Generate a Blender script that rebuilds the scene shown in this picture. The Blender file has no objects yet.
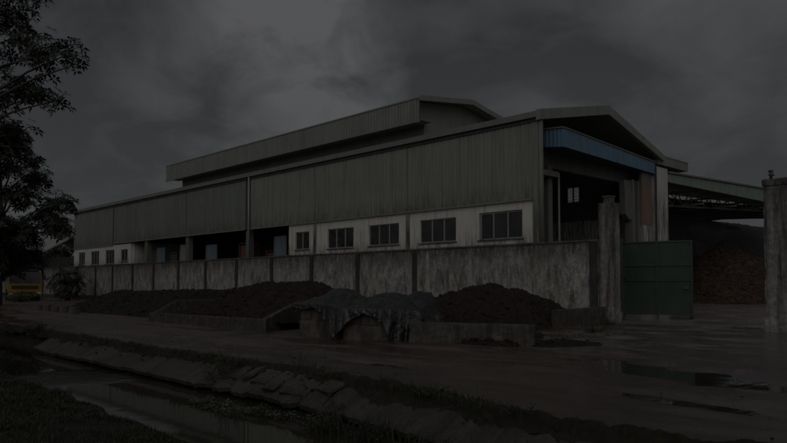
import bpy, math, random
from mathutils import Vector, Matrix, noise
C = bpy.context.scene
COL = C.collection
rnd = random.Random(7)
PI = math.pi

# ------------------------------------------------------------------ materials
class G:
    def __init__(s, name):
        s.m = bpy.data.materials.new(name); s.m.use_nodes = True
        s.nt = s.m.node_tree; s.nt.nodes.clear()
        s.o = s.nt.nodes.new('ShaderNodeOutputMaterial')
        s.p = s.nt.nodes.new('ShaderNodeBsdfPrincipled')
        s.nt.links.new(s.p.outputs[0], s.o.inputs[0])
        s.tc = s.nt.nodes.new('ShaderNodeTexCoord')
        s.xyz = s.tc.outputs['Object']
    def n(s, t): return s.nt.nodes.new(t)
    def put(s, sock, v):
        if isinstance(v, bpy.types.NodeSocket): s.nt.links.new(v, sock)
        elif isinstance(v, (tuple, list)) and len(v) == 3 and sock.type == 'RGBA': sock.default_value = (*v, 1)
        else: sock.default_value = v
    def map(s, sc, vec=None, loc=(0, 0, 0), rot=(0, 0, 0)):
        q = s.n('ShaderNodeMapping'); s.put(q.inputs[0], vec or s.xyz)
        q.inputs['Scale'].default_value = sc; q.inputs['Location'].default_value = loc; q.inputs['Rotation'].default_value = rot
        return q.outputs[0]
    def noise(s, sc, det=6, ro=.6, vec=None, dist=0):
        q = s.n('ShaderNodeTexNoise'); s.put(q.inputs['Vector'], vec or s.xyz)
        q.inputs['Scale'].default_value = sc; q.inputs['Detail'].default_value = det
        q.inputs['Roughness'].default_value = ro; q.inputs['Distortion'].default_value = dist
        return q.outputs[0]
    def vor(s, sc, vec=None, feat='F1'):
        q = s.n('ShaderNodeTexVoronoi'); q.feature = feat; s.put(q.inputs['Vector'], vec or s.xyz)
        q.inputs['Scale'].default_value = sc
        return q.outputs['Distance']
    def rng(s, v, a, b, c=0., d=1.):
        q = s.n('ShaderNodeMapRange'); s.put(q.inputs[0], v)
        for i, x in zip((1, 2, 3, 4), (a, b, c, d)): s.put(q.inputs[i], x)
        return q.outputs[0]
    def mix(s, f, a, b, bl='MIX'):
        q = s.n('ShaderNodeMix'); q.data_type = 'RGBA'; q.blend_type = bl
        s.put(q.inputs[0], f); s.put(q.inputs[6], a); s.put(q.inputs[7], b)
        return q.outputs[2]
    def math(s, op, a, b=0.):
        q = s.n('ShaderNodeMath'); q.operation = op; s.put(q.inputs[0], a); s.put(q.inputs[1], b)
        return q.outputs[0]
    def sep(s, i):
        q = s.n('ShaderNodeSeparateXYZ'); s.put(q.inputs[0], s.xyz); return q.outputs[i]
    def rand(s):
        return s.n('ShaderNodeObjectInfo').outputs['Random']
    def bump(s, h, st=.5, di=.02, nrm=None):
        q = s.n('ShaderNodeBump'); q.inputs['Strength'].default_value = st; q.inputs['Distance'].default_value = di
        s.put(q.inputs['Height'], h)
        if nrm: s.put(q.inputs['Normal'], nrm)
        return q.outputs[0]
    def fin(s, col, ro=.8, nrm=None, metal=0., spec=.5, tr=None):
        s.put(s.p.inputs['Base Color'], col); s.put(s.p.inputs['Roughness'], ro)
        s.put(s.p.inputs['Metallic'], metal); s.put(s.p.inputs['Specular IOR Level'], spec)
        if nrm: s.put(s.p.inputs['Normal'], nrm)
        return s.m

def m_concrete(name, base, dark, streak=.6, top=None, amp=1., warm=None, sz=.42):
    """weathered concrete; top = object z of the upper edge where black mildew hangs down"""
    g = G(name)
    n1 = g.noise(.9, 8, .65); n2 = g.noise(7, 8, .7)
    c = g.mix(g.rng(n1, .3, .7), base, tuple(x * .62 for x in base))
    c = g.mix(g.rng(n2, .4, .7, 0, .6), c, dark)
    c = g.mix(g.rng(g.noise(1.9, 9, .75, g.map((1, 1, .8), loc=(1, 8, 3))), .46, .6, 0, .55), c, tuple(x * .33 for x in base))
    if warm: c = g.mix(g.rng(g.noise(.5, 4, .5, g.map((1, 1, 1), loc=(9, 3, 5))), .5, .7, 0, .5), c, warm)
    sn = g.noise(2.2, 8, .72, g.map((1.5, 1.5, sz)))
    f = g.rng(sn, .46, .64, 0, streak)
    if top is not None:
        z = g.sep(2)
        depth = g.rng(g.noise(1.9, 6, .75, g.map((1.8, 1.8, .05))), .32, .7, .12, 2.3)
        d = g.math('SUBTRACT', top, z)
        q = g.math('DIVIDE', d, depth)
        f2 = g.rng(q, .15, 1., .92, 0)
        f2 = g.math('MULTIPLY', f2, g.rng(g.noise(5, 6, .7, g.map((1.5, 1.5, .4))), .3, .62, .25, 1.))
        f = g.math('MAXIMUM', f, f2)
    c = g.mix(f, c, dark)
    sp = g.noise(26, 4, .7)
    c = g.mix(g.rng(sp, .58, .7, 0, .5), c, tuple(x * .4 for x in base))
    h = g.math('ADD', g.noise(18, 8, .7), g.math('MULTIPLY', g.noise(3, 5, .6), 1.2))
    return g.fin(c, g.rng(n1, .3, .7, .65, .92), g.bump(h, .6 * amp, .03))

def m_paint(name, col, dirt=.5, ro=.55, streak=True, rust=None, bump=.1):
    g = G(name)
    n1 = g.noise(.35, 6, .6); n2 = g.noise(2.1, 6, .65, g.map((1.3, 1.3, .12)))
    c = g.mix(g.rng(n1, .3, .7, 0, .45), col, tuple(x * .7 for x in col))
    if streak: c = g.mix(g.rng(n2, .45, .75, 0, dirt), c, tuple(x * .38 for x in col))
    if rust: c = g.mix(g.rng(g.noise(1.6, 8, .75), .56, .7, 0, .75), c, rust)
    c = g.mix(g.rng(g.noise(14, 5, .6), .5, .8, 0, .25), c, tuple(x * .5 for x in col))
    return g.fin(c, g.rng(g.noise(1.2, 5, .6), .3, .7, ro - .12, ro + .2), g.bump(g.noise(9, 5, .6), bump, .01))

def m_plaster(name, col, dark, top):
    g = G(name)
    c = g.mix(g.rng(g.noise(.6, 7, .65), .35, .75, 0, .5), col, tuple(x * .72 for x in col))
    c = g.mix(g.rng(g.noise(.45, 6, .6, g.map((1, 1, 1), loc=(4, 7, 2))), .52, .7, 0, .35), c, (.42, .31, .2))
    z = g.sep(2)
    low = g.rng(z, top - 1.3, top - 2.15, .12, 1)
    st = g.noise(2.4, 7, .68, g.map((2.2, 2.2, .3)))
    c = g.mix(g.math('MULTIPLY', g.rng(st, .38, .6, 0, .95), low), c, dark)
    st2 = g.noise(2.0, 6, .66, g.map((1.9, 1.9, .1), loc=(3, 1, 0)))
    c = g.mix(g.rng(st2, .52, .7, 0, .55), c, dark)
    return g.fin(c, .85, g.bump(g.noise(12, 7, .65), .3, .015))

def m_flat(name, col, ro=.6, metal=0., var=.35, sc=5, bump=.15):
    g = G(name)
    c = g.mix(g.rng(g.noise(sc, 6, .65), .3, .75), col, tuple(x * (1 - var) for x in col))
    return g.fin(c, ro, g.bump(g.noise(sc * 3, 5, .6), bump, .01), metal)

def m_soil(name, c1, c2, c3, sc=6, ro=.85, h=.06):
    g = G(name)
    a = g.noise(sc, 10, .72); v = g.vor(sc * 2.2)
    c = g.mix(g.rng(a, .35, .65), c1, c2)
    c = g.mix(g.rng(g.noise(sc * 3.1, 6, .7), .55, .7, 0, .8), c, c3)
    hh = g.math('ADD', g.math('MULTIPLY', a, 1.5), g.math('MULTIPLY', v, .7))
    return g.fin(c, ro, g.bump(hh, .9, h), 0., .3)

M = {}
M['wall'] = m_concrete('wall_concrete', (.54, .505, .46), (.016, .015, .014), .85, 2.95, 1.4, (.27, .22, .18))
M['pilaster'] = m_concrete('pilaster_concrete', (.07, .068, .064), (.02, .02, .02), .6, 2.95)
M['pillar'] = m_concrete('pillar_concrete', (.36, .345, .32), (.015, .015, .014), .97, 4.5, 1.5, None, .1)
M['coping'] = m_concrete('coping_concrete', (.17, .165, .155), (.02, .02, .02), .7)
M['low_wall'] = m_concrete('low_wall_concrete', (.20, .175, .145), (.022, .019, .016), .9, .5, 1.4, (.15, .1, .07))
M['block'] = m_concrete('block_concrete', (.165, .138, .115), (.02, .017, .014), .9, None, 1.3, (.2, .1, .065))
def m_slab():
    g = G('slab_concrete')
    c = g.mix(g.rng(g.noise(1.1, 8, .65), .35, .68), (.062, .052, .042), (.032, .027, .022))
    # dirt runs down the slope in ragged tongues
    run = g.noise(2.4, 8, .72, g.map((1.3, .45, .45), rot=(0, 0, .25)))
    c = g.mix(g.rng(run, .45, .62, 0, .9), c, (.018, .015, .012))
    c = g.mix(g.rng(g.noise(1.4, 7, .7, g.map((1, 1, 1), loc=(7, 2, 0))), .56, .7, 0, .7), c, (.028, .032, .014))
    c = g.mix(g.rng(g.noise(19, 4, .7), .55, .72, 0, .6), c, (.11, .097, .083))
    h = g.math('ADD', g.noise(14, 8, .72), g.math('MULTIPLY', g.noise(3, 6, .65), 1.6))
    return g.fin(c, g.rng(g.noise(2, 5, .6), .3, .7, .4, .85), g.bump(h, .8, .035))
M['slab'] = m_slab()
def m_clad(name, col):
    g = G(name)
    # one tone per sheet, faded and stained differently
    fl = g.math('FLOOR', g.math('DIVIDE', g.sep(0), 1.06)); cb = g.n('ShaderNodeCombineXYZ'); g.put(cb.inputs[0], fl)
    wn = g.n('ShaderNodeTexWhiteNoise'); g.put(wn.inputs['Vector'], cb.outputs[0])
    c = g.mix(g.rng(wn.outputs['Value'], 0, 1, 0, .28), col, tuple(x * .72 for x in col))
    c = g.mix(g.rng(g.noise(.3, 6, .6), .35, .68, 0, .5), c, tuple(x * .68 for x in col))
    c = g.mix(g.rng(g.noise(2.2, 7, .68, g.map((1.6, 1.6, .1))), .47, .72, 0, .6), c, tuple(x * .42 for x in col))
    z = g.sep(2); foot = g.math('MULTIPLY', g.rng(z, 6.1, 5.1, 0, .8), g.rng(g.noise(3, 6, .7, g.map((1.4, 1.4, .4))), .4, .6))
    c = g.mix(foot, c, (.05, .046, .036))
    c = g.mix(g.rng(g.noise(1.3, 8, .75, g.map((1, 1, .5), loc=(5, 5, 1))), .6, .72, 0, .5), c, (.11, .085, .055))
    h = g.math('ADD', g.noise(.9, 4, .5), g.math('MULTIPLY', g.noise(11, 4, .6), .15))
    return g.fin(c, g.rng(g.noise(1.2, 5, .6), .3, .7, .4, .65), g.bump(h, .25, .05))
M['green_cladding'] = m_clad('green_grey_cladding', (.225, .24, .2))
M['dark_cladding'] = m_clad('dark_green_cladding', (.17, .185, .158))
M['fascia'] = m_paint('fascia_sheet', (.2, .21, .18), .5, .5)
M['barge'] = m_paint('barge_sheet', (.2, .2, .185), .4, .5)
M['roof'] = m_paint('roof_sheet', (.22, .22, .205), .3, .45, False)
M['plaster'] = m_plaster('white_plaster', (.60, .57, .525), (.07, .065, .055), 5.2)
M['stained'] = m_plaster('stained_plaster', (.24, .225, .2), (.04, .035, .03), 6.2)
M['white_col'] = m_plaster('white_column_plaster', (.46, .455, .44), (.12, .11, .1), 8)
M['grey_steel'] = m_paint('grey_painted_steel', (.15, .148, .14), .6, .5, True, (.12, .06, .035))
M['pale_steel'] = m_paint('pale_pipe', (.27, .27, .26), .5, .4)
M['dark_steel'] = m_paint('dark_steel', (.06, .06, .058), .4, .5)
M['blue'] = m_paint('blue_sheet', (.09, .17, .235), .5, .45, True)
def m_gate():
    g = G('gate_green_paint'); base = (.019, .046, .030)
    c = g.mix(g.rng(g.noise(.8, 6, .6), .35, .7), base, tuple(x * .6 for x in base))
    c = g.mix(g.rng(g.noise(2.4, 8, .7, g.map((2, 2, .2))), .5, .72, 0, .6), c, (.012, .022, .016))
    c = g.mix(g.rng(g.noise(3.2, 9, .78, g.map((1, 1, .6), loc=(3, 1, 2))), .6, .7, 0, .8), c, (.05, .026, .015))
    z = g.sep(2)
    mud = g.math('MULTIPLY', g.rng(g.math('SUBTRACT', z, g.noise(2.5, 6, .7)), .25, -.35), g.rng(g.noise(9, 6, .75), .35, .6))
    c = g.mix(mud, c, (.05, .038, .03))
    return g.fin(c, g.rng(g.noise(2, 5, .6), .3, .7, .35, .65), g.bump(g.math('ADD', g.noise(1.6, 3, .5), g.math('MULTIPLY', g.noise(14, 5, .6), .1)), .35, .05))
M['gate'] = m_gate()
M['gate_dark'] = m_paint('gate_dark_paint', (.025, .05, .034), .4, .4)
M['shed_green'] = m_paint('shed_green_paint', (.20, .25, .215), .5, .5, True, (.13, .09, .06))
M['rust'] = m_paint('rusty_sheet', (.19, .13, .10), .5, .7, True, (.17, .08, .045))
M['truss'] = m_flat('truss_steel', (.22, .24, .2), .6)
M['interior'] = m_flat('interior_wall', (.10, .10, .095), .9)
M['floor'] = m_flat('interior_floor', (.12, .11, .1), .8)
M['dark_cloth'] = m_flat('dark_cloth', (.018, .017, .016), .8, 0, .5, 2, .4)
M['brown_cloth'] = m_flat('brown_cloth', (.07, .062, .057), .8, 0, .4, 2, .4)
M['curtain_blue'] = m_paint('blue_curtain', (.13, .17, .20), .5, .7)
M['curtain_grey'] = m_paint('grey_curtain', (.24, .225, .21), .5, .7)
M['red'] = m_paint('red_paint', (.13, .05, .04), .5, .5)
M['yellow'] = m_paint('yellow_paint', (.30, .17, .012), .3, .4)
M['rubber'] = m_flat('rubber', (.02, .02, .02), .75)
M['lamp'] = m_flat('lamp_glass', (.5, .5, .48), .15)
M['bark'] = m_flat('bark', (.06, .052, .045), .9, 0, .5, 8, .8)
M['earth'] = m_soil('dark_earth_heap', (.018, .013, .0105), (.007, .0055, .0045), (.038, .03, .024), 5)
M['earth2'] = m_soil('brown_earth_heap', (.027, .0165, .012), (.010, .0065, .005), (.058, .037, .027), 5)
M['soil'] = m_soil('mossy_soil', (.03, .026, .019), (.014, .012, .009), (.036, .044, .014), 3.2)
M['rubble'] = m_soil('rubble_dirt', (.05, .042, .035), (.025, .021, .018), (.08, .07, .06), 7)
M['bankearth'] = m_soil('bank_earth', (.026, .023, .017), (.014, .012, .009), (.04, .036, .027), 4)

def m_chips():
    g = G('wood_chips')
    r = g.n('ShaderNodeObjectInfo')
    c = g.mix(g.rng(g.noise(9, 6, .8), .35, .65), (.115, .070, .047), (.03, .02, .014))
    c = g.mix(g.rng(g.noise(30, 3, .7), .5, .7, 0, .7), c, (.2, .128, .088))
    return g.fin(c, .8, g.bump(g.noise(22, 8, .75), 1., .1))
M['chips'] = m_chips()

def m_glass():
    g = G('dusty_window_glass')
    c = g.mix(g.rng(g.noise(1.5, 4, .6), .4, .7), (.016, .016, .016), (.04, .04, .038))
    return g.fin(c, g.rng(g.noise(3, 5, .7), .3, .7, .12, .45), None)
M['glass'] = m_glass()

def m_trans():
    g = G('dirty_translucent_sheet')
    c = g.mix(g.rng(g.noise(4, 5, .7), .35, .65), (.8, .8, .8), (.3, .3, .3))
    t = g.n('ShaderNodeBsdfTranslucent'); g.put(t.inputs[0], c)
    g.nt.links.new(t.outputs[0], g.o.inputs[0])
    return g.m
M['translucent'] = m_trans()
def m_tarp():
    g = G('black_tarpaulin')
    a = g.vor(1.7, g.map((1, 1, .7), None), 'SMOOTH_F1'); b = g.noise(3.2, 3, .5, None, 2.6); d = g.noise(1.7, 5, .6, None, 1.4)
    h = g.math('ADD', g.math('MULTIPLY', a, 1.1), g.math('ADD', g.math('MULTIPLY', b, .5), d))
    c = g.mix(g.rng(g.noise(2.3, 6, .7), .45, .7), (.008, .0085, .0095), (.03, .028, .026))
    return g.fin(c, g.rng(g.noise(4, 4, .6), .3, .7, .14, .32), g.bump(h, .55, .12), 0, .5)
M['tarp'] = m_tarp()

def m_leaf(name, a, b, c3):
    g = G(name)
    c = g.mix(g.rng(g.noise(1.1, 4, .6), .35, .65), a, b)
    c = g.mix(g.rng(g.noise(9, 2, .5), .55, .7, 0, .7), c, c3)
    return g.fin(c, .5, None, 0, .35)
M['leaf'] = m_leaf('tree_leaf', (.016, .022, .011), (.026, .034, .017), (.038, .046, .026))
M['leaf_dark'] = m_leaf('dark_leaf', (.014, .020, .011), (.022, .029, .015), (.034, .041, .023))
M['weed'] = m_leaf('weed_leaf', (.034, .048, .018), (.023, .034, .014), (.06, .068, .032))
M['grass'] = m_leaf('grass_blade', (.020, .025, .010), (.028, .030, .014), (.045, .042, .022))
M['floating'] = m_leaf('floating_leaf', (.05, .062, .032), (.032, .044, .02), (.11, .115, .08))

def m_road():
    g = G('wet_mud_road')
    al = g.map((.35, 1, 1))
    a = g.noise(.55, 8, .65, al); b = g.noise(3.5, 9, .7); f = g.noise(26, 5, .7)
    tr = g.noise(1.7, 9, .68, g.map((.11, 1., 1)))
    c = g.mix(g.rng(a, .35, .65), (.110, .078, .065), (.064, .045, .038))
    c = g.mix(g.rng(b, .48, .7, 0, .6), c, (.04, .027, .022))
    c = g.mix(g.rng(f, .55, .75, 0, .5), c, (.15, .108, .09))
    c = g.mix(g.rng(tr, .5, .62, 0, .6), c, (.05, .034, .027))
    x = g.sep(0); z = g.sep(2); y = g.sep(1)
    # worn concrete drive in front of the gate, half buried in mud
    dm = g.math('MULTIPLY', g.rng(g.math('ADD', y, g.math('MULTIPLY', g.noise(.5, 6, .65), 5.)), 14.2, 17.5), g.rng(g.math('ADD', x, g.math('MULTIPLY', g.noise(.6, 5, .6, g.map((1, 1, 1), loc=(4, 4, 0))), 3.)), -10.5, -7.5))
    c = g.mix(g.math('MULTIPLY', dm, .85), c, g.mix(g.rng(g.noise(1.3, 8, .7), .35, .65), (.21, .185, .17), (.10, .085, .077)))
    # water lies in the ruts, in the hollows round the puddles and on the hard ground towards the gate
    low = g.rng(z, .006, -.03, 0, .34)
    wet = g.math('ADD', g.noise(.8, 9, .72, g.map((.6, 1.2, 1), loc=(3, 3, 0))), g.rng(x, -15., -4., 0, .17))
    wet = g.math('ADD', wet, low); wet = g.math('ADD', wet, g.rng(tr, .5, .65, 0, .1))
    wm = g.rng(wet, .46, .62)
    c = g.mix(g.math('MULTIPLY', wm, .55), c, (.036, .025, .02))
    ro = g.rng(wm, 0, 1, .78, .15)
    h = g.math('ADD', g.math('MULTIPLY', b, .9), g.math('MULTIPLY', f, .3))
    h = g.math('ADD', h, g.math('MULTIPLY', tr, .9))
    h = g.math('MULTIPLY', h, g.rng(wm, 0, 1, 1., .3))
    h = g.math('ADD', h, g.math('MULTIPLY', g.noise(75, 3, .6), .12))
    return g.fin(c, ro, g.bump(h, .6, .04), 0, .5)
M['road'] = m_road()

def m_yard():
    g = G('wet_yard_concrete')
    a = g.noise(.7, 8, .65); f = g.noise(14, 6, .7)
    c = g.mix(g.rng(a, .35, .68), (.23, .205, .188), (.11, .095, .085))
    c = g.mix(g.rng(f, .52, .75, 0, .5), c, (.035, .03, .026))
    wm = g.rng(g.noise(.8, 7, .7, g.map((1, .5, 1), loc=(2, 6, 0))), .3, .5)
    h = g.math('ADD', g.noise(2.5, 7, .7), g.math('MULTIPLY', f, .3))
    h = g.math('MULTIPLY', h, g.rng(wm, 0, 1, 1, .2))
    return g.fin(c, g.rng(wm, 0, 1, .5, .22), g.bump(h, .3, .03))
M['yard'] = m_yard()

def m_water(name, ripple=True, sc=1.):
    g = G(name)
    w = g.noise(3.2 * sc, 3, .5, g.map((1, .45, 1), rot=(0, 0, .35)))
    h = w
    if ripple:
        # a breeze-ruffled patch of the canal
        q = g.n('ShaderNodeVectorMath'); q.operation = 'DISTANCE'
        g.put(q.inputs[0], g.map((1, 1, 0))); q.inputs[1].default_value = RIP
        msk = g.rng(g.math('ADD', q.outputs['Value'], g.math('MULTIPLY', g.noise(1.4, 3, .6), 1.2)), 1.9, 1.1, 0, 1)
        fine = g.noise(7, 4, .6, g.map((.6, 1.6, 1), rot=(0, 0, -.75)))
        h = g.math('ADD', g.math('MULTIPLY', w, .025), g.math('MULTIPLY', g.math('MULTIPLY', fine, msk), 5.))
    c = g.mix(g.rng(g.noise(.6, 4, .6), .3, .7), (.034, .031, .022), (.022, .021, .016))
    return g.fin(c, .04, g.bump(h, .5, .06 if ripple else .006), 0, .75)
RIP = (0, 0, 0)

def m_groundfar():
    g = G('far_field')
    c = g.mix(g.rng(g.noise(.05, 6, .6), .4, .6), (.06, .065, .035), (.09, .075, .055))
    return g.fin(c, .9)
M['far'] = m_groundfar()

# ------------------------------------------------------------------ mesh helpers
WL = {}
class MB:
    def __init__(s): s.v = []; s.f = []
    def add(s, vs, fs):
        o = len(s.v); s.v += [tuple(p) for p in vs]; s.f += [tuple(i + o for i in q) for q in fs]; return s
    def box(s, x0, x1, y0, y1, z0, z1):
        return s.add([(x0, y0, z0), (x1, y0, z0), (x1, y1, z0), (x0, y1, z0), (x0, y0, z1), (x1, y0, z1), (x1, y1, z1), (x0, y1, z1)],
                     [(3, 2, 1, 0), (4, 5, 6, 7), (0, 1, 5, 4), (1, 2, 6, 5), (2, 3, 7, 6), (3, 0, 4, 7)])
    def obox(s, c, ax, ay, az):
        """box from centre and three half-axis vectors"""
        c, ax, ay, az = map(Vector, (c, ax, ay, az)); vs = []
        for k in (-1, 1):
            for i, j in ((-1, -1), (1, -1), (1, 1), (-1, 1)): vs.append(c + ax * i + ay * j + az * k)
        return s.add(vs, [(3, 2, 1, 0), (4, 5, 6, 7), (0, 1, 5, 4), (1, 2, 6, 5), (2, 3, 7, 6), (3, 0, 4, 7)])
    def bar(s, a, b, w, h=None):
        a, b = Vector(a), Vector(b); d = b - a; h = h or w
        t = d.normalized(); up = Vector((0, 0, 1)) if abs(t.z) < .9 else Vector((1, 0, 0))
        r = t.cross(up).normalized(); u = r.cross(t)
        return s.obox((a + b) / 2, d / 2, r * w / 2, u * h / 2)
    def prism(s, poly, d):
        """closed polygon (3-D points in one plane) pushed along d"""
        n = len(poly); d = Vector(d); a = [Vector(p) for p in poly]
        return s.add(a + [p + d for p in a], [tuple(range(n - 1, -1, -1)), tuple(range(n, 2 * n))] + [(i, (i + 1) % n, (i + 1) % n + n, i + n) for i in range(n)])
    def tube(s, pts, rad, n=7, caps=True):
        pts = [Vector(p) for p in pts]; vs = []; fs = []
        for i, p in enumerate(pts):
            t = (pts[min(i + 1, len(pts) - 1)] - pts[max(i - 1, 0)]).normalized()
            up = Vector((0, 0, 1)) if abs(t.z) < .9 else Vector((1, 0, 0))
            r = t.cross(up).normalized(); u = r.cross(t); R = rad[i] if isinstance(rad, (list, tuple)) else rad
            for k in range(n): vs.append(p + (r * math.cos(2 * PI * k / n) + u * math.sin(2 * PI * k / n)) * R)
        for i in range(len(pts) - 1):
            for k in range(n): fs.append((i * n + k, i * n + (k + 1) % n, (i + 1) * n + (k + 1) % n, (i + 1) * n + k))
        if caps: fs += [tuple(range(n - 1, -1, -1)), tuple(range(len(vs) - n, len(vs)))]
        return s.add(vs, fs)
    def grid(s, nu, nv, fn):
        vs = [fn(i / nu, j / nv) for j in range(nv + 1) for i in range(nu + 1)]
        fs = [(j * (nu + 1) + i, j * (nu + 1) + i + 1, (j + 1) * (nu + 1) + i + 1, (j + 1) * (nu + 1) + i) for j in range(nv) for i in range(nu)]
        return s.add(vs, fs)
    def rough(s, lo, hi, cell, amp, seed=0, M_=None, chip=0.):
        """box with a worn, uneven surface"""
        lo, hi = Vector(lo), Vector(hi); sz = hi - lo; n = [max(1, min(140, int(round(sz[i] / cell)))) for i in range(3)]
        idx = {}; vs = []; fs = []
        def P(i, j, k):
            if (i, j, k) in idx: return idx[i, j, k]
            p = Vector((lo.x + sz.x * i / n[0], lo.y + sz.y * j / n[1], lo.z + sz.z * k / n[2]))
            q = p * 1.7 + Vector((seed * 7.3, seed * 3.1, seed))
            d = noise.noise_vector(q) * amp + noise.noise_vector(q * 3.7) * amp * .5
            e = sum(1 for a, m in ((i, n[0]), (j, n[1]), (k, n[2])) if a in (0, m))
            if e >= 2 and chip:
                ctr = (lo + hi) / 2
                t = max(0, noise.noise(p * 4.1 + Vector((seed, 0, 9)))) * chip + chip * .2
                for ax_, m, a in ((0, n[0], i), (1, n[1], j), (2, n[2], k)):
                    if a in (0, m): d[ax_] += t * (1 if a == 0 else -1)
            if k == 0: d.z = min(0, d.z)
            p = p + d
            if M_: p = M_ @ p
            idx[i, j, k] = len(vs); vs.append(p); return idx[i, j, k]
        for k in (0, n[2]):
            for i in range(n[0]):
                for j in range(n[1]):
                    q = (P(i, j, k), P(i + 1, j, k), P(i + 1, j + 1, k), P(i, j + 1, k)); fs.append(q if k else q[::-1])
        for j in (0, n[1]):
            for i in range(n[0]):
                for k in range(n[2]):
                    q = (P(i, j, k), P(i + 1, j, k), P(i + 1, j, k + 1), P(i, j, k + 1)); fs.append(q[::-1] if j else q)
        for i in (0, n[0]):
            for j in range(n[1]):
                for k in range(n[2]):
                    q = (P(i, j, k), P(i, j + 1, k), P(i, j + 1, k + 1), P(i, j, k + 1)); fs.append(q if i else q[::-1])
        return s.add(vs, fs)
    def build(s, name, mat, parent=None, org=None, smooth=False):
        if parent is not None: w = WL[parent.name]
        elif org is not None: w = Vector(org)
        else:
            xs, ys, zs = zip(*s.v); w = Vector(((min(xs) + max(xs)) / 2, (min(ys) + max(ys)) / 2, min(zs)))
        me = bpy.data.meshes.new(name)
        me.from_pydata([tuple(Vector(p) - w) for p in s.v], [], s.f); me.update()
        if smooth: me.polygons.foreach_set('use_smooth', [True] * len(me.polygons))
        me.materials.append(M[mat])
        o = bpy.data.objects.new(name, me); COL.objects.link(o)
        if parent is not None: o.parent = parent
        else: o.location = w
        WL[o.name] = w
        return o
def tag(o, label=None, cat=None, group=None, kind=None):
    if label: o['label'] = label
    if cat: o['category'] = cat
    if group: o['group'] = group
    if kind: o['kind'] = kind
    return o
def thing(name, loc, label, cat, group=None):
    o = bpy.data.objects.new(name, None); COL.objects.link(o); o.location = loc
    o.empty_display_size = .3
    WL[o.name] = Vector(loc); return tag(o, label, cat, group)
def place(root, loc, rz=0., sc=None):
    root.location = loc; root.rotation_euler = (0, 0, rz)
    if sc: root.scale = sc
def dup(o, parent=None):
    c = o.copy(); COL.objects.link(c); c.parent = parent
    for ch in o.children: dup(ch, c)
    return c
def fbm(x, y, z=0., o=4):
    return noise.fractal(Vector((x, y, z)), .8, 2.1, o)
def ss(a, b, x):
    t = max(0., min(1., (x - a) / (b - a))); return t * t * (3 - 2 * t)
def lerp_prof(pts, x):
    if x <= pts[0][0]: return pts[0][1]
    for (a, b), (c, d) in zip(pts, pts[1:]):
        if x <= c: return b + (d - b) * (x - a) / (c - a)
    return pts[-1][1]

# ------------------------------------------------------------------ camera (1.4 m above the road, opposite bank of the ditch)
f_px, W_px = 687., 787.
yaw = math.radians(43.8); pitch = math.atan(31 / f_px)
cam_d = bpy.data.cameras.new('camera'); cam = bpy.data.objects.new('camera', cam_d); COL.objects.link(cam)
cam.location = (0, 0, 1.4)
cam.rotation_euler = (PI / 2 + pitch, 0, math.radians(46.2))
cam_d.sensor_width = 36; cam_d.lens = 36 * f_px / W_px; cam_d.shift_y = 31.5 / W_px
cam_d.clip_start = .05; cam_d.clip_end = 5000
C.camera = cam

# ------------------------------------------------------------------ light
w = bpy.data.worlds.new('World'); C.world = w; w.use_nodes = True
nt = w.node_tree; nt.nodes.clear()
class WG(G):
    def __init__(s): s.nt = nt; s.tc = nt.nodes.new('ShaderNodeTexCoord'); s.xyz = s.tc.outputs['Generated']
g = WG()
sky = g.n('ShaderNodeTexSky'); sky.sky_type = 'NISHITA'; sky.sun_disc = False
SUN_EL, SUN_AZ = math.radians(32), math.radians(142)
sky.sun_elevation = SUN_EL; sky.sun_rotation = SUN_AZ
zz = g.math('ADD', g.math('MAXIMUM', g.sep(2), 0.), .42)
sx = g.math('DIVIDE', g.sep(0), zz); sy = g.math('DIVIDE', g.sep(1), zz)
cb = g.n('ShaderNodeCombineXYZ'); nt.links.new(sx, cb.inputs[0]); nt.links.new(sy, cb.inputs[1])
cv = cb.outputs[0]
n1 = g.noise(1.7, 8, .5, g.map((1, 1, 1), cv, loc=(2.1, .35, 0)), .5)
n2 = g.noise(5.5, 8, .55, g.map((1, 1, 1), cv, loc=(5.3, 1.2, 4)), .5)
cl = g.math('ADD', g.math('MULTIPLY', n1, .68), g.math('MULTIPLY', n2, .32))
BL1, BL2, BL3, BD1, BD2 = (-0.7671, 0.5391, 0.3478), (-0.7562, 0.5916, 0.2798), (-0.8523, 0.4744, 0.2202), (-0.6446, 0.6885, 0.3322), (-0.8629, 0.4198, 0.2812)
def blob(d, w):
    q = g.n('ShaderNodeVectorMath'); q.operation = 'DOT_PRODUCT'; nt.links.new(g.xyz, q.inputs[0]); q.inputs[1].default_value = d
    return g.rng(q.outputs['Value'], w, 1., 0, 1.)
# a thin, brighter break in the cloud deck
brk = g.math('MAXIMUM', blob(BL1, .991), blob(BL2, .9925)); brk = g.math('MAXIMUM', brk, g.math('MULTIPLY', blob(BL3, .985), .3))
cl = g.math('ADD', cl, g.math('MULTIPLY', g.math('MULTIPLY', brk, .31), g.rng(n2, .35, .6, .2, 1.)))
cl = g.math('SUBTRACT', cl, g.math('MULTIPLY', g.math('MAXIMUM', blob(BD1, .93), blob(BD2, .95)), .08))
cloud = g.mix(g.rng(cl, .37, .7), (.88, .905, .94), (2.75, 2.75, 2.8))
hz = g.rng(g.sep(2), .0, .35, .55, 0)
cloud = g.mix(hz, cloud, (1.5, 1.5, 1.53))
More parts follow.
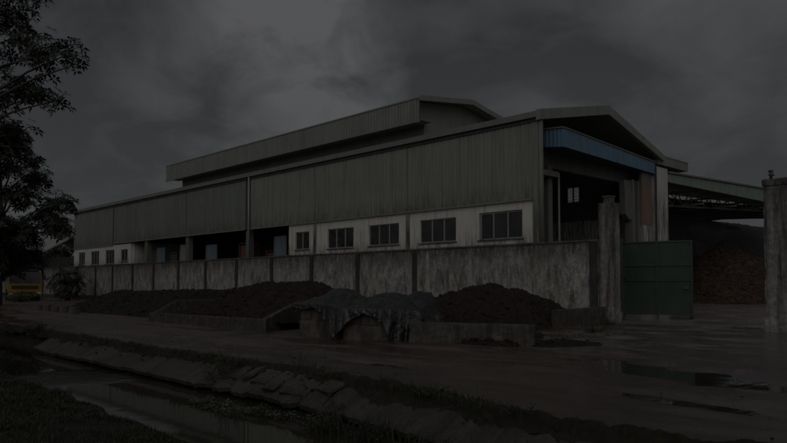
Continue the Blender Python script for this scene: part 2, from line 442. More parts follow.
# the overcast is thinner round the hidden sun, behind the photographer
dt = g.n('ShaderNodeVectorMath'); dt.operation = 'DOT_PRODUCT'; nt.links.new(g.xyz, dt.inputs[0])
dt.inputs[1].default_value = (math.sin(SUN_AZ) * math.cos(SUN_EL), math.cos(SUN_AZ) * math.cos(SUN_EL), math.sin(SUN_EL))
glow = g.rng(dt.outputs['Value'], -.15, .95, 1., 3.7)
gl = g.n('ShaderNodeVectorMath'); gl.operation = 'SCALE'; nt.links.new(cloud, gl.inputs[0]); nt.links.new(glow, gl.inputs['Scale'])
cloud = gl.outputs[0]
col = g.mix(.97, sky.outputs[0], cloud)
bg = g.n('ShaderNodeBackground'); nt.links.new(col, bg.inputs[0]); bg.inputs[1].default_value = .1
wo = g.n('ShaderNodeOutputWorld'); nt.links.new(bg.outputs[0], wo.inputs[0])
sl = bpy.data.lights.new('sun', 'SUN'); sl.energy = .5; sl.angle = math.radians(45); sl.color = (1, .96, .9)
so = bpy.data.objects.new('sun', sl); COL.objects.link(so)
sd = Vector((math.sin(SUN_AZ) * math.cos(SUN_EL), math.cos(SUN_AZ) * math.cos(SUN_EL), math.sin(SUN_EL)))
so.rotation_euler = sd.to_track_quat('Z', 'Y').to_euler(); so.location = (0, -20, 40)
vs_ = C.view_settings; vs_.view_transform = 'Standard'; vs_.look = 'None'; vs_.gamma = 1; vs_.use_curve_mapping = False
vs_.exposure = -1.65

# ------------------------------------------------------------------ ground, road, yard, ditch
WZ = -.45                                    # ditch water level
def spaced(segs):
    out = [segs[0][0]]
    for a, b, st in segs:
        n = max(1, int(round((b - a) / st)))
        out += [a + (b - a) * (i + 1) / n for i in range(n)]
    return out
def sheet(xs, ys, fn):
    mb = MB(); nx = len(xs)
    mb.v = [(x, y, fn(x, y)) for y in ys for x in xs]
    mb.f = [(j * nx + i, j * nx + i + 1, (j + 1) * nx + i + 1, (j + 1) * nx + i) for j in range(len(ys) - 1) for i in range(nx - 1)]
    return mb
PUD = [(-4.9, 10.9, 2.7, .8, -.42), (-1.4, 9.6, 2.2, .5, -.1), (-3.6, 8.3, 1.3, .24, -.2), (-7.6, 10.2, 1.0, .22, .1), (-9.6, 8.3, 1.4, .16, 0)]
def pud(x, y):
    r = 0
    for cx, cy, rx, ry, a in PUD:
        dx, dy = x - cx, y - cy; c, s_ = math.cos(a), math.sin(a)
        u = (dx * c + dy * s_) / rx; v = (-dx * s_ + dy * c) / ry
        q = 1 - math.sqrt(u * u + v * v) + .35 * fbm(x * 1.3, y * 2.6, 3)
        r = max(r, ss(-.25, .55, q))
    return r
def road_z(x, y):
    z = .022 * fbm(x * .35, y * 1.1) + .012 * fbm(x * 1.7, y * 3.3, 5)
    z += .018 * math.sin(y * 2.2 + .25 * fbm(x * .2, y * .2)) * ss(6.5, 7.2, y) * ss(11, 10, y)
    near = ss(-40, -25, x)
    pq = pud(x, y) if x > -13 else 0
    z -= .05 * pq
    if y < 7.0: z += (.05 * fbm(x * .9, 2.) + .03) * ss(7.0, 6.5, y + bend(x))
    if y > 10.6: z += .03 * ss(10.4, 11.6, y) * (1 - min(1, 1.6 * pq))
    return z
bend = lambda x: .45 * ss(-7.8, -3.2, x)
edge = lambda x: 6.42 - bend(x) + .1 * fbm(x * .5, 1.7) + .06 * fbm(x * 2., 4.2)
xs = spaced([(-150, -60, 3), (-60, -28, .6), (-28, 4, .13), (4, 40, 2)])
ysr = [0, .012, .03, .06]
mb = MB(); rows = spaced([(0, 1., .1), (1., 5, .12), (5, 17., .35)])
nx = len(xs)
for r in rows:
    for x in xs:
        e = edge(x); y = e + r
        z = road_z(x, y) if r else -.12
        mb.v.append((x, y, z))
mb.f = [(j * nx + i, j * nx + i + 1, (j + 1) * nx + i + 1, (j + 1) * nx + i) for j in range(len(rows) - 1) for i in range(nx - 1)]
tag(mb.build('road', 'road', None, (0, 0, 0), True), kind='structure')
# yard inside the wall and the ramp up to the gate
ys2 = spaced([(22.2, 60, .8), (60, 130, 10)]); xs2 = spaced([(-150, -80, 10), (-80, -18, 2), (-18, 4, .4), (4, 60, 6)])
mb = sheet(xs2, ys2, lambda x, y: .03 + .018 * fbm(x * .3, y * .3) + (.012 if y > 22.3 else -.1))
tag(mb.build('yard', 'yard', None, (0, 0, 0), True), kind='structure')
mb = MB().box(-1800, 1800, -1800, 1800, -1.2, -.8)
tag(mb.build('ground', 'far', None, (0, 0, 0)), kind='structure')
# strip of higher field behind and beside everything
mb = sheet(spaced([(-600, -150, 50), (-150, 60, 15), (60, 600, 60)]), [130.2, 200, 400, 900], lambda x, y: 0.)
tag(mb.build('field', 'far', None, (0, 0, 0)), kind='structure')
mb = sheet(spaced([(-900, -150.2, 60)]), spaced([(6.4, 130, 10)]), lambda x, y: 0.)
tag(mb.build('field_beyond_road', 'far', None, (0, 0, 0)), kind='structure')
# puddles
for i, (cx, cy, rx, ry, a) in enumerate(PUD[:4]):
    pass
M['puddle'] = m_water('puddle_water', False, 1.6)
mb = MB()
mb.grid(30, 14, lambda u, v: (-9.2 + 12.2 * u, 7.2 + 6.2 * v, -.03))
tag(mb.build('puddle_water', 'puddle', None, (0, 0, 0), True), kind='structure')
# ditch water and beds
RIP = (-14.3, 4.75, 0)
M['water'] = m_water('ditch_water')
mb = MB().add([(-400, -2, WZ), (30, -2, WZ), (30, 6.6, WZ), (-400, 6.6, WZ)], [(0, 1, 2, 3)])
tag(mb.build('ditch_water', 'water', None, (0, 0, 0)), kind='structure')
def near_edge(x): return 3.88 + .1 * fbm(x * .7, 9.) + .12 * math.sin(x * .31)
xs3 = spaced([(-150, -24, 4), (-24, 2, .25), (2, 40, 3)])
mb = MB(); rr = [.25, .08, 0, -.2, -.5, -1, -1.6, -2.4, -3.5, -5, -9, -30, -120]
nx = len(xs3)
for r in rr:
    for x in xs3:
        y = near_edge(x) + r
        z = WZ - .1 if r > .1 else (WZ + .0 + (.05 + .22 * ss(0, -1.6, r)) * (1 if r < .05 else 0) + .04 * fbm(x * .8, y * .8))
        if r <= -5: z = WZ + .45
        mb.v.append((x, y, z))
mb.f = [(j * nx + i, (j + 1) * nx + i, (j + 1) * nx + i + 1, j * nx + i + 1) for j in range(len(rr) - 1) for i in range(nx - 1)]
tag(mb.build('near_bank', 'bankearth', None, (0, 0, 0), True), kind='structure')
def near_z(x, y):
    r = y - near_edge(x); return WZ + .05 + .22 * ss(0, -1.6, r) + .04 * fbm(x * .8, y * .8)
# earth face under the road edge
def far_bank(u, v):
    x = -120 + 150 * u; e = edge(x)
    y = e + .25 - .42 * v + .08 * fbm(x * 1.3, v * 3); z = .0 - .6 * v + .04 * fbm(x * 1.1, v * 2, 8) - .03
    return (x, y, z)
tag(MB().grid(600, 6, far_bank).build('far_bank', 'bankearth', None, (0, 0, 0), True), kind='structure')

# concrete apron on the far bank: two cast runs with joints, and a broken stretch of loose slabs between them
def apron(x0, x1, label, seed, worn=1.):
    r = random.Random(seed); cuts = [x0]
    while cuts[-1] < x1 - 1.6: cuts.append(cuts[-1] + r.uniform(.9, 1.6))
    cuts.append(x1); tilt = {c: r.uniform(-1, 1) for c in cuts}
    mb = MB(); n = int((x1 - x0) / .05); m = 16
    def P(u, v, under=0.):
        x = x0 + (x1 - x0) * u
        a = max([c for c in cuts if c <= x + 1e-6]); d = min(abs(x - c) for c in cuts)
        k = max(0, 1 - d / .07)
        dz = .016 * tilt[a] - .03 * k * k + .018 * worn * fbm(x * 2.2, v * 2, seed) + .008 * fbm(x * 9, v * 7, seed)
        chip = worn * max(0, fbm(x * 3.1, 2, seed) - .1) * .12 * ss(.75, 1, v) + .04 * fbm(x * 1.1, 5, seed) * v
        y = 6.56 - bend(x) - .66 * v + chip; z = .0 - .31 * v - .03 * v * v + dz
        return (x, y + under * .03, z - under * .07)
    mb.grid(n, m, lambda u, v: P(u, v)); mb.grid(n, 1, lambda u, v: P(u, 1, v)); mb.grid(n, m, lambda u, v: P(1 - u, v, 1))
    for e in (0, 1):
        mb.grid(1, m, (lambda u, v: P(e, v, u)) if e else (lambda u, v: P(e, v, 1 - u)))
    return tag(mb.build('concrete_apron', 'slab', None, None, True), label, 'concrete apron')
apron(-20.4, -11.25, 'weathered sloping concrete apron along the ditch at the left', 3)
apron(-7.75, 3.6, 'smooth sloping concrete apron along the ditch at the right', 8)
apron(-11.25, -7.75, 'broken and dirty middle stretch of the concrete apron along the ditch', 5, 2.6)
sr = random.Random(3); x = -10.4; SL = []
while x < -7.9:
    L = sr.uniform(.3, .5); SL.append((x, x + L - sr.uniform(.04, .1), sr.uniform(-.3, .3), sr.uniform(.40, .5), sr.uniform(.0, .03), sr.uniform(-.06, .02))); x += L
nw = 'first second third fourth fifth sixth seventh eighth ninth tenth eleventh twelfth thirteenth fourteenth fifteenth'.split()
for i, (a, b, tl, dr, tp_, out) in enumerate(SL):
    Mx = Matrix.Translation(((a + b) / 2, 6.5 + out, tp_)) @ Matrix.Rotation(tl, 4, 'Z') @ Matrix.Rotation(dr, 4, 'X') @ Matrix.Rotation(sr.uniform(-.05, .05), 4, 'Y')
    mb = MB().rough((-(b - a) / 2, -sr.uniform(.32, .58), -.06), ((b - a) / 2, 0, 0), .06, .022, i + 1, Mx, .05)
    tag(mb.build('concrete_slab', 'slab'), 'small broken concrete slab lying on the middle of the ditch bank, %s from the left' % nw[i], 'concrete slab', 'broken slabs on the ditch bank')
# soil and moss heaped over the top edge of the apron
def soil(u, v):
    x = -40 + 45 * u; e = edge(x); t = 2 * v - 1
    n_ = fbm(x * .55, 3.3, 1) + .5 * fbm(x * 2.3, 1.1, 2)
    wd = (.13 + .12 * max(0, n_ + .3)) * (1 - .15 * ss(-8, -5, x))
    h = (.045 + .075 * max(0, n_)) * (1 - t * t) * (1 if -40 < x < 4.9 else 0)
    y = e + .1 - .08 * ss(-8, -6, x) + t * wd + .03 * fbm(x * 3, t, 4)
    zb = road_z(x, max(y, e + .02)) if y > e else -.31 / .66 * (6.56 - bend(x) - y) - .005
    return (x, y, zb + h - .012 + .03 * fbm(x * 5, y * 5, 3) + .015 * fbm(x * 16, y * 16, 6))
tag(MB().grid(1500, 14, soil).build('soil_strip', 'soil', None, None, True), kind='structure')
r = random.Random(12); mb = MB()
def lump(mb, c, s_, r):
    ic = [(0, 0, 1), (.9, 0, .35), (.28, .85, .4), (-.72, .53, .35), (-.72, -.53, .4), (.28, -.85, .35), (.7, .5, -.45), (-.28, .86, -.4), (-.9, 0, -.45), (-.28, -.86, -.4), (.7, -.5, -.4), (0, 0, -1)]
    fs = [(0, 1, 2), (0, 2, 3), (0, 3, 4), (0, 4, 5), (0, 5, 1), (1, 6, 2), (2, 6, 7), (2, 7, 3), (3, 7, 8), (3, 8, 4), (4, 8, 9), (4, 9, 5), (5, 9, 10), (5, 10, 1), (1, 10, 6), (11, 7, 6), (11, 8, 7), (11, 9, 8), (11, 10, 9), (11, 6, 10)]
    sx, sy, sz = r.uniform(.7, 1.3), r.uniform(.7, 1.3), r.uniform(.5, .9); a = r.uniform(0, 6.3); ca, sa = math.cos(a), math.sin(a)
    vs = []
    for p in ic:
        k = s_ * r.uniform(.75, 1.2); q = (p[0] * sx * k, p[1] * sy * k, p[2] * sz * k)
        vs.append((c[0] + q[0] * ca - q[1] * sa, c[1] + q[0] * sa + q[1] * ca, c[2] + q[2]))
    mb.add(vs, fs)
for i in range(420):
    x = r.choice([r.uniform(-24, 3), r.uniform(-11.6, -7.6)]); y = edge(x) + r.uniform(-.45, .3) * r.random()
    zz_ = road_z(x, y) if y > edge(x) + .03 else -.31 / .66 * max(0, 6.5 - bend(x) - y)
    lump(mb, (x, y, zz_ + .005), .01 + .04 * r.random() ** 4, r)
tag(mb.build('rubble', 'rubble', None, (0, 0, 0)), kind='stuff')

# ------------------------------------------------------------------ perimeter wall
YW = 22.5; WT = 2.95
wall = thing('perimeter_wall', (-48, YW, 0), 'long stained concrete boundary wall with dark pilasters in front of the warehouse', 'wall')
mb = MB().rough((-100, YW, -.1), (-12.78, YW + .2, WT), .62, .012, 3)
mb.build('wall_body', 'wall', wall)
mb = MB()
mb.rough((-100, YW - .05, WT), (-12.78, YW + .26, WT + .07), .6, .008, 5, None, .01)
mb.build('coping', 'coping', wall)
px_ = [-92.5, -86, -80, -74.5, -69.5, -65, -60.56, -56.87, -52.94, -49.2, -45.22, -41.39, -37.51, -33.66, -29.83, -26.03, -22.04]
for x in px_:
    MB().rough((x - .13, YW - .07, -.1), (x + .13, YW - .003, WT - .02), .2, .008, x, None, .01).build('pilaster', 'pilaster', wall)
MB().rough((-13.12, YW - .06, -.1), (-12.8, YW - .003, WT - .02), .2, .008, 2, None, .01).build('pilaster', 'pilaster', wall)
MB().rough((-100, YW - .035, -.1), (-12.78, YW - .0035, .42), .6, .012, 8).build('plinth', 'pilaster', wall)
w2 = thing('perimeter_wall', (2, 21.4, 0), 'stained boundary wall running right from the right gate pillar', 'wall')
MB().rough((-6.28, 21.5, -.1), (14, 21.7, WT), .4, .012, 9).build('wall_body', 'wall', w2)
MB().rough((-6.28, 21.45, WT), (14, 21.75, WT + .07), .5, .008, 5).build('coping', 'coping', w2)

def gate_pillar(x0, y0, h, s, label, capn):
    r = thing('gate_pillar', (x0 + s / 2, y0 + s / 2, 0), label, 'pillar', 'concrete pillars of the gateway')
    MB().rough((x0, y0, -.1), (x0 + s, y0 + s, h), .07, .016, x0, None, .035).build('shaft', 'pillar', r)
    MB().rough((x0 - .05, y0 - .05, -.1), (x0 + s + .05, y0 + s + .05, .42), .08, .02, 4 + x0, None, .05).build('base', 'pillar', r)
    if capn == 0:
        MB().rough((x0 + .13, y0 + .13, h - .01), (x0 + s - .13, y0 + s - .13, h + .26), .06, .012, 5, None, .03).build('stub', 'pillar', r)
        MB().rough((x0 + .1, y0 + .1, h + .2), (x0 + s - .1, y0 + s - .1, h + .25), .06, .01, 6, None, .02).build('stub_cap', 'coping', r)
    else:
        MB().rough((x0 - .02, y0 - .02, h), (x0 + s + .02, y0 + s + .02, h + .2), .06, .02, 5, None, .045).build('cap', 'pillar', r)
        cx, cy = x0 + .14, y0 + s / 2
        q = MB(); q.tube([(cx, cy, h + .15), (cx, cy, h + .3), (cx + .01, cy, h + .33), (cx + .01, cy, h + .37), (cx, cy, h + .44), (cx, cy, h + .47), (cx, cy, h + .49)], [.05, .035, .09, .06, .05, .09, .01], 9)
        q.build('finial', 'dark_steel', r, None, True)
    return r
gate_pillar(-12.75, 22.47, 4.33, .56, 'tall weathered gate pillar with small block on top, left of the green gate', 0)
gate_pillar(-6.87, 21.35, 4.22, .6, 'streaked gate pillar with small finial at the right end of the photo', 1)

# gate leaf, folded open into the yard
A = Vector((-12.62, 23.9, 0)); B = Vector((-13.75, 26.2, 0)); Cc = Vector((-11.35, 27.1, 0))
gt = thing('metal_gate', tuple((B + Cc) / 2), 'green sheet metal gate leaf standing folded open beside the left gate pillar', 'gate')
def leaf(a, b, z0, z1, mat, cols, rows, leg):
    d = (b - a); t = d.normalized(); nrm = Vector((t.y, -t.x, 0)); up = Vector((0, 0, 1))
    panel = MB().obox((a + b) / 2 + up * (z0 + z1) / 2, d / 2, nrm * .012, up * (z1 - z0) / 2)
    panel.build('panel', mat, gt)
    for i in range(cols + 1):
        p = a + d * (i / cols)
        lo = z0 - (leg if i > 0 else 0)
        MB().obox(p + up * (lo + z1) / 2 + nrm * .03, t * .03, nrm * .03, up * (z1 - lo) / 2).build('upright', 'gate_dark', gt)
    for z in rows:
        MB().obox((a + b) / 2 + up * z + nrm * .034, d / 2 - t * .032, nrm * .028, up * .03).build('rail', 'gate_dark', gt)
leaf(A, B, .12, 3.1, 'gate_dark', 1, (.15, 1.65, 3.07), 0)
leaf(B, Cc, .17, 3.12, 'gate', 2, (.2, 1.55, 2.15, 3.09), .16)
MB().tube([Cc + Vector((-.05, -.05, .07)), Cc + Vector((.01, .01, .07))], .07, 10).build('wheel', 'rubber', gt)
MB().obox(Cc + Vector((-.2, -.13, 1.25)), (.09, .04, 0), (.01, -.02, 0), (0, 0, .05)).build('latch', 'dark_steel', gt)
for z in (.6, 1.7, 2.8):
    MB().tube([B + Vector((.02, -.08, z - .1)), B + Vector((.02, -.08, z + .1))], .035, 8).build('hinge', 'dark_steel', gt)

# ------------------------------------------------------------------ warehouse
YB, YF, XR, XL = 25.5, 36.9, -17.25, -74.7
ZE, ZR, YR = 8.95, 10.25, 31.2
wh = thing('warehouse', (-46, 31, 0), 'long green-grey corrugated warehouse with raised roof, white base and blue front canopy', 'warehouse')
def corr(x0, x1, y, z0, z1, pitch, dep, axis='x'):
    mb = MB(); n = int((x1 - x0) / pitch); prof = []
    for i in range(n):
        a = x0 + (x1 - x0) * i / n; p = (x1 - x0) / n
        prof += [(a, 0), (a + p * .55, 0), (a + p * .66, -dep), (a + p * .89, -dep)]
    prof.append((x1, 0))
    for (a, d) in prof:
        if axis == 'x': mb.v += [(a, y + d, z0), (a, y + d, z1)]
        else: mb.v += [(y - d, a, z0), (y - d, a, z1)]
    m = len(prof); mb.f = [(2 * i, 2 * i + 2, 2 * i + 3, 2 * i + 1) for i in range(m - 1)]
    return mb
# cladding bands, panel by panel
for a, b, dep, mt in ((-74.7, -64.5, .02, 'dark_cladding'), (-64.2, -50.05, .016, 'dark_cladding'), (-50.0, -41.35, .02, 'dark_cladding'),
                      (-40.75, -33.5, .03, 'green_cladding'), (-33.46, -25.5, .034, 'green_cladding'), (-25.46, XR - .35, .036, 'green_cladding')):
    corr(a, b, YB - .06, 5.18 if a > -64.3 else 5.05, ZE - .12, .235, dep).build('cladding', mt, wh)
    MB().box(a, b, YB - .03, YB + .05, 5.2, ZE - .14).build('cladding_backing', 'interior', wh)
    MB().box(a, b, YB - .13, YB - .1, 5.12 if a > -64.3 else 4.99, 5.2 if a > -64.3 else 5.07).build('drip_flashing', 'barge', wh)
for x, m_ in ((-64.35, 'dark_steel'), (-41.15, 'dark_steel')):
    MB().box(x - .14, x + .14, YB - .05, YB + .1, 5.05, ZE - .15).build('joint_strip', m_, wh)
MB().box(XR - .33, XR - .02, YB - .1, YB + .3, 3.0, ZE - .15).build('corner_flashing', 'green_cladding', wh)
# white base, right part with its window openings
WINS = [(-35.54, -34.11, 3.55, 4.65, 2), (-32.28, -29.9, 3.5, 4.66, 3), (-28.57, -26.17, 3.52, 4.66, 3), (-24.61, -22.16, 3.5, 4.68, 3), (-20.71, -18.22, 3.48, 4.74, 3)]
LW = [(-73.4, -71.6, 3.35, 4.6, 3), (-70.0, -67.9, 3.3, 4.6, 3), (-66.3, -64.2, 3.3, 4.6, 3), (-62.7, -61.2, 3.45, 4.55, 2)]
def base_wall(x0, x1, z1, wins):
    mb = MB(); y0, y1 = YB, YB + .2
    zlo, zhi = min(q[2] for q in wins), max(q[3] for q in wins)
    cur = x0
    mb.box(x0, x1, y0, y1, 0, zlo - .02); mb.box(x0, x1, y0, y1, zhi + .02, z1)
    for a, b, c, d, n in wins:
        mb.box(cur, a, y0, y1, zlo - .02, zhi + .02)
        if c - zlo + .02 > .03: mb.box(a, b, y0, y1, zlo - .02, c)
        if zhi + .02 - d > .03: mb.box(a, b, y0, y1, d, zhi + .02)
        cur = b
    mb.box(cur, x1, y0, y1, zlo - .02, zhi + .02)
    return mb.build('base_wall', 'plaster', wh)
base_wall(-36.25, XR + .0, 5.17, WINS)
base_wall(-74.7, -60.5, 5.04, LW)
for (a, b, c, d, n) in WINS + LW:
    fr = MB(); y0, y1 = YB + .06, YB + .12; t = .05
    fr.box(a, b, y0, y1, c, c + t).box(a, b, y0, y1, d - t, d).box(a, a + t, y0, y1, c + t, d - t).box(b - t, b, y0, y1, c + t, d - t)
    for i in range(1, n):
        xm = a + (b - a) * i / n; fr.box(xm - .035, xm + .035, y0 - .01, y1, c + t, d - t)
    win = fr.build('window', 'pale_steel', wh)
    WL[win.name] = WL[wh.name]
    p = MB().box(a + t, b - t, YB + .085, YB + .095, c + t, d - t).build('pane', 'glass', win)
    if a == -20.71:
        k = MB().bar((a + .06, YB + .02, c + .06), (a + .42, YB - .34, c + .06), .04).bar((a + .06, YB + .02, d - .1), (a + .42, YB - .34, d - .1), .04).bar((a + .42, YB - .34, c + .06), (a + .42, YB - .34, d - .1), .04)
        k.build('casement', 'pale_steel', win)
    MB().rough((a - .06, YB - .07, c - .06), (b + .06, YB + .05, c - .005), .3, .006, a).build('sill', 'coping', win)
for x in (-33.48, -25.48):
    MB().box(x - .12, x + .12, YB - .06, YB - .003, 2.5, 5.1).build('base_pilaster', 'stained', wh)
# open bays
for x in (-57.43, -49.98):
    MB().box(x - .22, x + .22, YB + .02, YB + .42, 0, 5.15).build('bay_column', 'grey_steel', wh)
MB().box(-41.4, -41.0, YB + .02, YB + .42, 0, 5.15).build('bay_column', 'grey_steel', wh)
MB().box(-60.5, -60.3, YB + .2, 30, 0, 5.1).build('bay_side_wall', 'plaster', wh)
MB().box(-60.5, -36.3, YB + .05, YB + .2, 0, 2.1).build('bay_parapet', 'interior', wh)
# pipes
for x, m_ in ((-40.72, 'pale_steel'),):
    MB().tube([(x, YB - .2, 2.2), (x, YB - .2, ZE - .15)], .07, 8).build('downpipe', m_, wh, None, True)
MB().tube([(XR + .12, YB - .12, 2.5), (XR + .12, YB - .12, ZE - .4)], .1, 10).build('downpipe', 'grey_steel', wh, None, True)
# gutter along the eave
q = MB(); q.prism([(XL - .2, YB - .28, ZE - .2), (XL - .2, YB - .3, ZE + .06), (XL - .2, YB - .02, ZE + .1), (XL - .2, YB - .02, ZE - .2)], (XR - XL + .3, 0, 0))
q.build('eave_gutter', 'barge', wh)
MB().box(XL, XR, YB - .14, YB - .03, ZE - .36, ZE - .21).build('eave_trim', 'dark_steel', wh)
# main roof
XF = XR + .12
q = MB(); q.prism([(XL - .2, YB - .1, ZE + .06), (XL - .2, YR, ZR), (XL - .2, YR, ZR - .1), (XL - .2, YB - .1, ZE - .04)], (XF - XL + .1, 0, 0))
q.prism([(XL - .2, YR, ZR), (XL - .2, YF + .3, 8.62), (XL - .2, YF + .3, 8.52), (XL - .2, YR, ZR - .1)], (XF - XL + .1, 0, 0))
q.build('roof', 'roof', wh)
# barge boards on the front gable
q = MB(); d = .46
q.prism([(XF - .1, YB - .32, ZE + .1), (XF - .1, YR, ZR + .05), (XF - .1, YR, ZR + .05 - d), (XF - .1, YB - .32, ZE + .1 - d)], (.22, 0, 0))
q.build('barge_board', 'fascia', wh)
q = MB()
q.prism([(XF - .1, YR + .003, ZR + .05), (XF - .1, YF + .4, 8.58), (XF - .1, YF + .4, 8.58 - .34), (XF - .1, YR + .003, ZR + .05 - d)], (.22, 0, 0))
q.build('barge_board', 'fascia', wh)
# far side wall with a small square opening, end wall, floor, inner gable
hx0, hx1, hz0, hz1 = -23.05, -22.2, 6.4, 7.3
q = MB(); q.box(XL, hx0, YF, YF + .15, 5.2, 8.5).box(hx1, XR - .2, YF, YF + .15, 5.2, 8.5).box(hx0, hx1, YF, YF + .15, 5.2, hz0).box(hx0, hx1, YF, YF + .15, hz1, 8.5)
q.build('far_wall', 'interior', wh)
q = MB()
for i in range(9):
    z_ = hz0 + (hz1 - hz0) * (i + .5) / 9
    q.obox(((hx0 + hx1) / 2, YF + .07, z_), ((hx1 - hx0) / 2, 0, 0), (0, .03, -.012), (0, .002, .008))
q.box((hx0 + hx1) / 2 - .03, (hx0 + hx1) / 2 + .03, YF + .03, YF + .12, hz0, hz1)
q.build('louvre', 'grey_steel', wh)
MB().box(XL, XR - .6, YF - .05, YF + .2, 0, 5.19).build('far_base_wall', 'white_col', wh)
q = MB(); q.prism([(XL, YB + .25, 0), (XL, YF, 0), (XL, YF, 8.5), (XL, YR, ZR - .1), (XL, YB + .25, ZE - .1)], (.2, 0, 0))
q.build('end_wall', 'dark_cladding', wh)
q = MB(); q.box(XL + .2, XR - .02, YB + .2, YF - .06, .05, .12); q.build('floor', 'floor', wh)
for x in (-67, -58, -49.9, -41.2, -33.4, -25.4):
    q = MB(); q.bar((x, YB + .5, ZE - .5), (x, YR, ZR - .4), .18, .3).bar((x, YR, ZR - .4), (x, YF, 8.1), .18, .3).box(x - .12, x + .12, YF - .35, YF - .06, .12, 8.2)
    q.build('frame', 'dark_steel', wh)
# blue canopy over the front opening
def corr_between(P0, P1, pitch, dep):
    """corrugated sheet standing between two (x, y, z_low, z_high) ends"""
    a, b = Vector(P0[:2]), Vector(P1[:2]); L = (b - a).length; t = (b - a) / L; nn = Vector((t.y, -t.x)); n = int(L / pitch); mb = MB(); prof = []
    for i in range(n):
        p = L / n; q = i * p; prof += [(q, 0), (q + p * .55, 0), (q + p * .66, dep), (q + p * .89, dep)]
    prof.append((L, 0))
    for q, d in prof:
        k = q / L; o = a + t * q + nn * d; z0 = P0[2] + (P1[2] - P0[2]) * k; z1 = P0[3] + (P1[3] - P0[3]) * k
        mb.v += [(o.x, o.y, z0), (o.x, o.y, z1)]
    mb.f = [(2 * i, 2 * i + 2, 2 * i + 3, 2 * i + 1) for i in range(len(prof) - 1)]
    return mb
CA, CB, CD = (-17.45, 26.1, 7.55, 8.32), (-16.42, 26.1, 7.42, 8.24), (-17.3, 36.62, 7.5, 8.12)
corr_between(CB, CD, .22, .028).build('canopy_sheet', 'blue', wh)
corr_between(CA, CB, .2, .028).build('canopy_side', 'blue', wh)
q = MB(); q.prism([(CB[0] - .03, CB[1] + .02, 7.44), (CD[0] - .03, CD[1], 7.52), (CD[0] - .03, CD[1], 8.1), (CB[0] - .03, CB[1] + .02, 8.2)], (-.05, 0, 0)); q.build('canopy_backing', 'blue', wh)
q = MB(); q.prism([(-17.5, 26.02, 8.33), (CB[0] + .06, 26.02, 8.25), (CD[0] + .06, 36.7, 8.13), (-18.2, 36.7, 8.2), (-18.2, 26.02, 8.4)], (0, 0, .06)); q.build('canopy_cap', 'grey_steel', wh)
q = MB(); q.prism([(-18.2, 26.2, 7.6), (CB[0] - .1, 26.2, 7.46), (CD[0] - .1, 36.6, 7.54), (-18.2, 36.6, 7.6)], (0, 0, .04)); q.build('canopy_soffit', 'dark_steel', wh)
MB().box(-18.5, -18.2, 26.2, 36.6, 6.9, 7.6).build('lintel_beam', 'grey_steel', wh)
# front posts
MB().box(-18.35, -17.95, 26.0, 26.5, 0, 7.6).build('front_post', 'grey_steel', wh)
MB().box(-18.75, -18.4, 26.75, 27.05, 0, 6.9).build('front_post', 'grey_steel', wh)
MB().box(-18.3, -17.9, 27.1, 27.45, 0, 6.9).build('front_post', 'grey_steel', wh)
MB().tube([(-17.75, 27.75, .1), (-17.75, 27.75, 6.6)], .05, 8).build('conduit', 'pale_steel', wh)
MB().box(-18.1, -17.62, 25.72, 26.0, 0, 8.3).build('corner_post', 'grey_steel', wh)
MB().box(-18.2, -17.6, 26.0, 27.5, 6.35, 6.6).build('corner_brace', 'grey_steel', wh)
q = MB().box(-18.0, -17.55, 34.55, 34.75, 0, 7.0).box(-18.0, -17.55, 35.15, 35.35, 0, 7.0).box(-17.84, -17.72, 34.75, 35.15, 0, 7.0)
q.build('front_post', 'grey_steel', wh)
q = MB(); q.prism([(-17.9, 33.75, 6.9), (-17.9, 34.55, 6.9), (-17.9, 34.55, 4.9), (-17.9, 34.3, 4.8), (-17.9, 33.85, 5.1)], (.3, 0, 0)); q.build('post_bracket', 'grey_steel', wh)
MB().box(-17.6, -17.45, 35.4, 36.55, 0, 4.6).build('side_panel', 'white_col', wh)
MB().box(-17.6, -17.44, 35.4, 36.55, 4.61, 6.9).build('side_panel', 'rust', wh)
MB().box(-17.6, -17.45, 35.4, 36.55, 6.91, 7.6).build('side_panel', 'grey_steel', wh)
MB().box(-17.75, -17.3, 36.72, 38.25, 0, 7.95).build('white_column', 'white_col', wh)
MB().box(-17.28, -17.2, 36.6, 36.7, 0, 7.9).build('downpipe', 'dark_steel', wh)
# small flat side roof right of the gable
q = MB().box(-26, -17.2, 36.95, 40.8, 8.08, 8.56); q.build('side_roof', 'fascia', wh)
MB().box(-26, -17.17, 36.95, 40.84, 8.56, 8.62).build('side_roof_cap', 'pale_steel', wh)
# raised roof
y0, y1, xm0, xm1 = 26.8, 35.5, -56.5, -25.93
corr(xm0, xm1, y0, 10.34, 11.64, .25, .025).build('raised_roof_fascia', 'fascia', wh)
MB().box(xm0, xm1, y0 + .02, y0 + .08, 10.36, 11.6).build('raised_roof_backing', 'interior', wh)
MB().box(xm0, xm1, y0 - .05, y0 + .09, 10.27, 10.335).build('raised_roof_flashing', 'barge', wh)
q = MB(); q.prism([(xm0, y0 - .05, 11.65), (xm0, YR, 12.2), (xm0, y1, 11.35), (xm0, y1, 11.25), (xm0, YR, 12.1), (xm0, y0 - .05, 11.58)], (xm1 - xm0 + .1, 0, 0)); q.build('raised_roof', 'roof', wh)
q = MB(); q.prism([(xm1 + .1, y0 - .06, 11.7), (xm1 + .1, YR, 12.27), (xm1 + .1, y1 + .1, 11.4), (xm1 + .1, y1 + .1, 11.1), (xm1 + .1, YR, 11.98), (xm1 + .1, y0 - .06, 11.42)], (.12, 0, 0)); q.build('raised_barge', 'barge', wh)
MB().box(xm0 + .05, xm1 - .1, y0 + .09, 28.0, 10.44, 10.5).build('raised_soffit', 'barge', wh)
corr(xm0 + .8, xm1 - .7, 27.95, 9.2, 10.44, .25, .02).build('raised_wall', 'dark_cladding', wh)
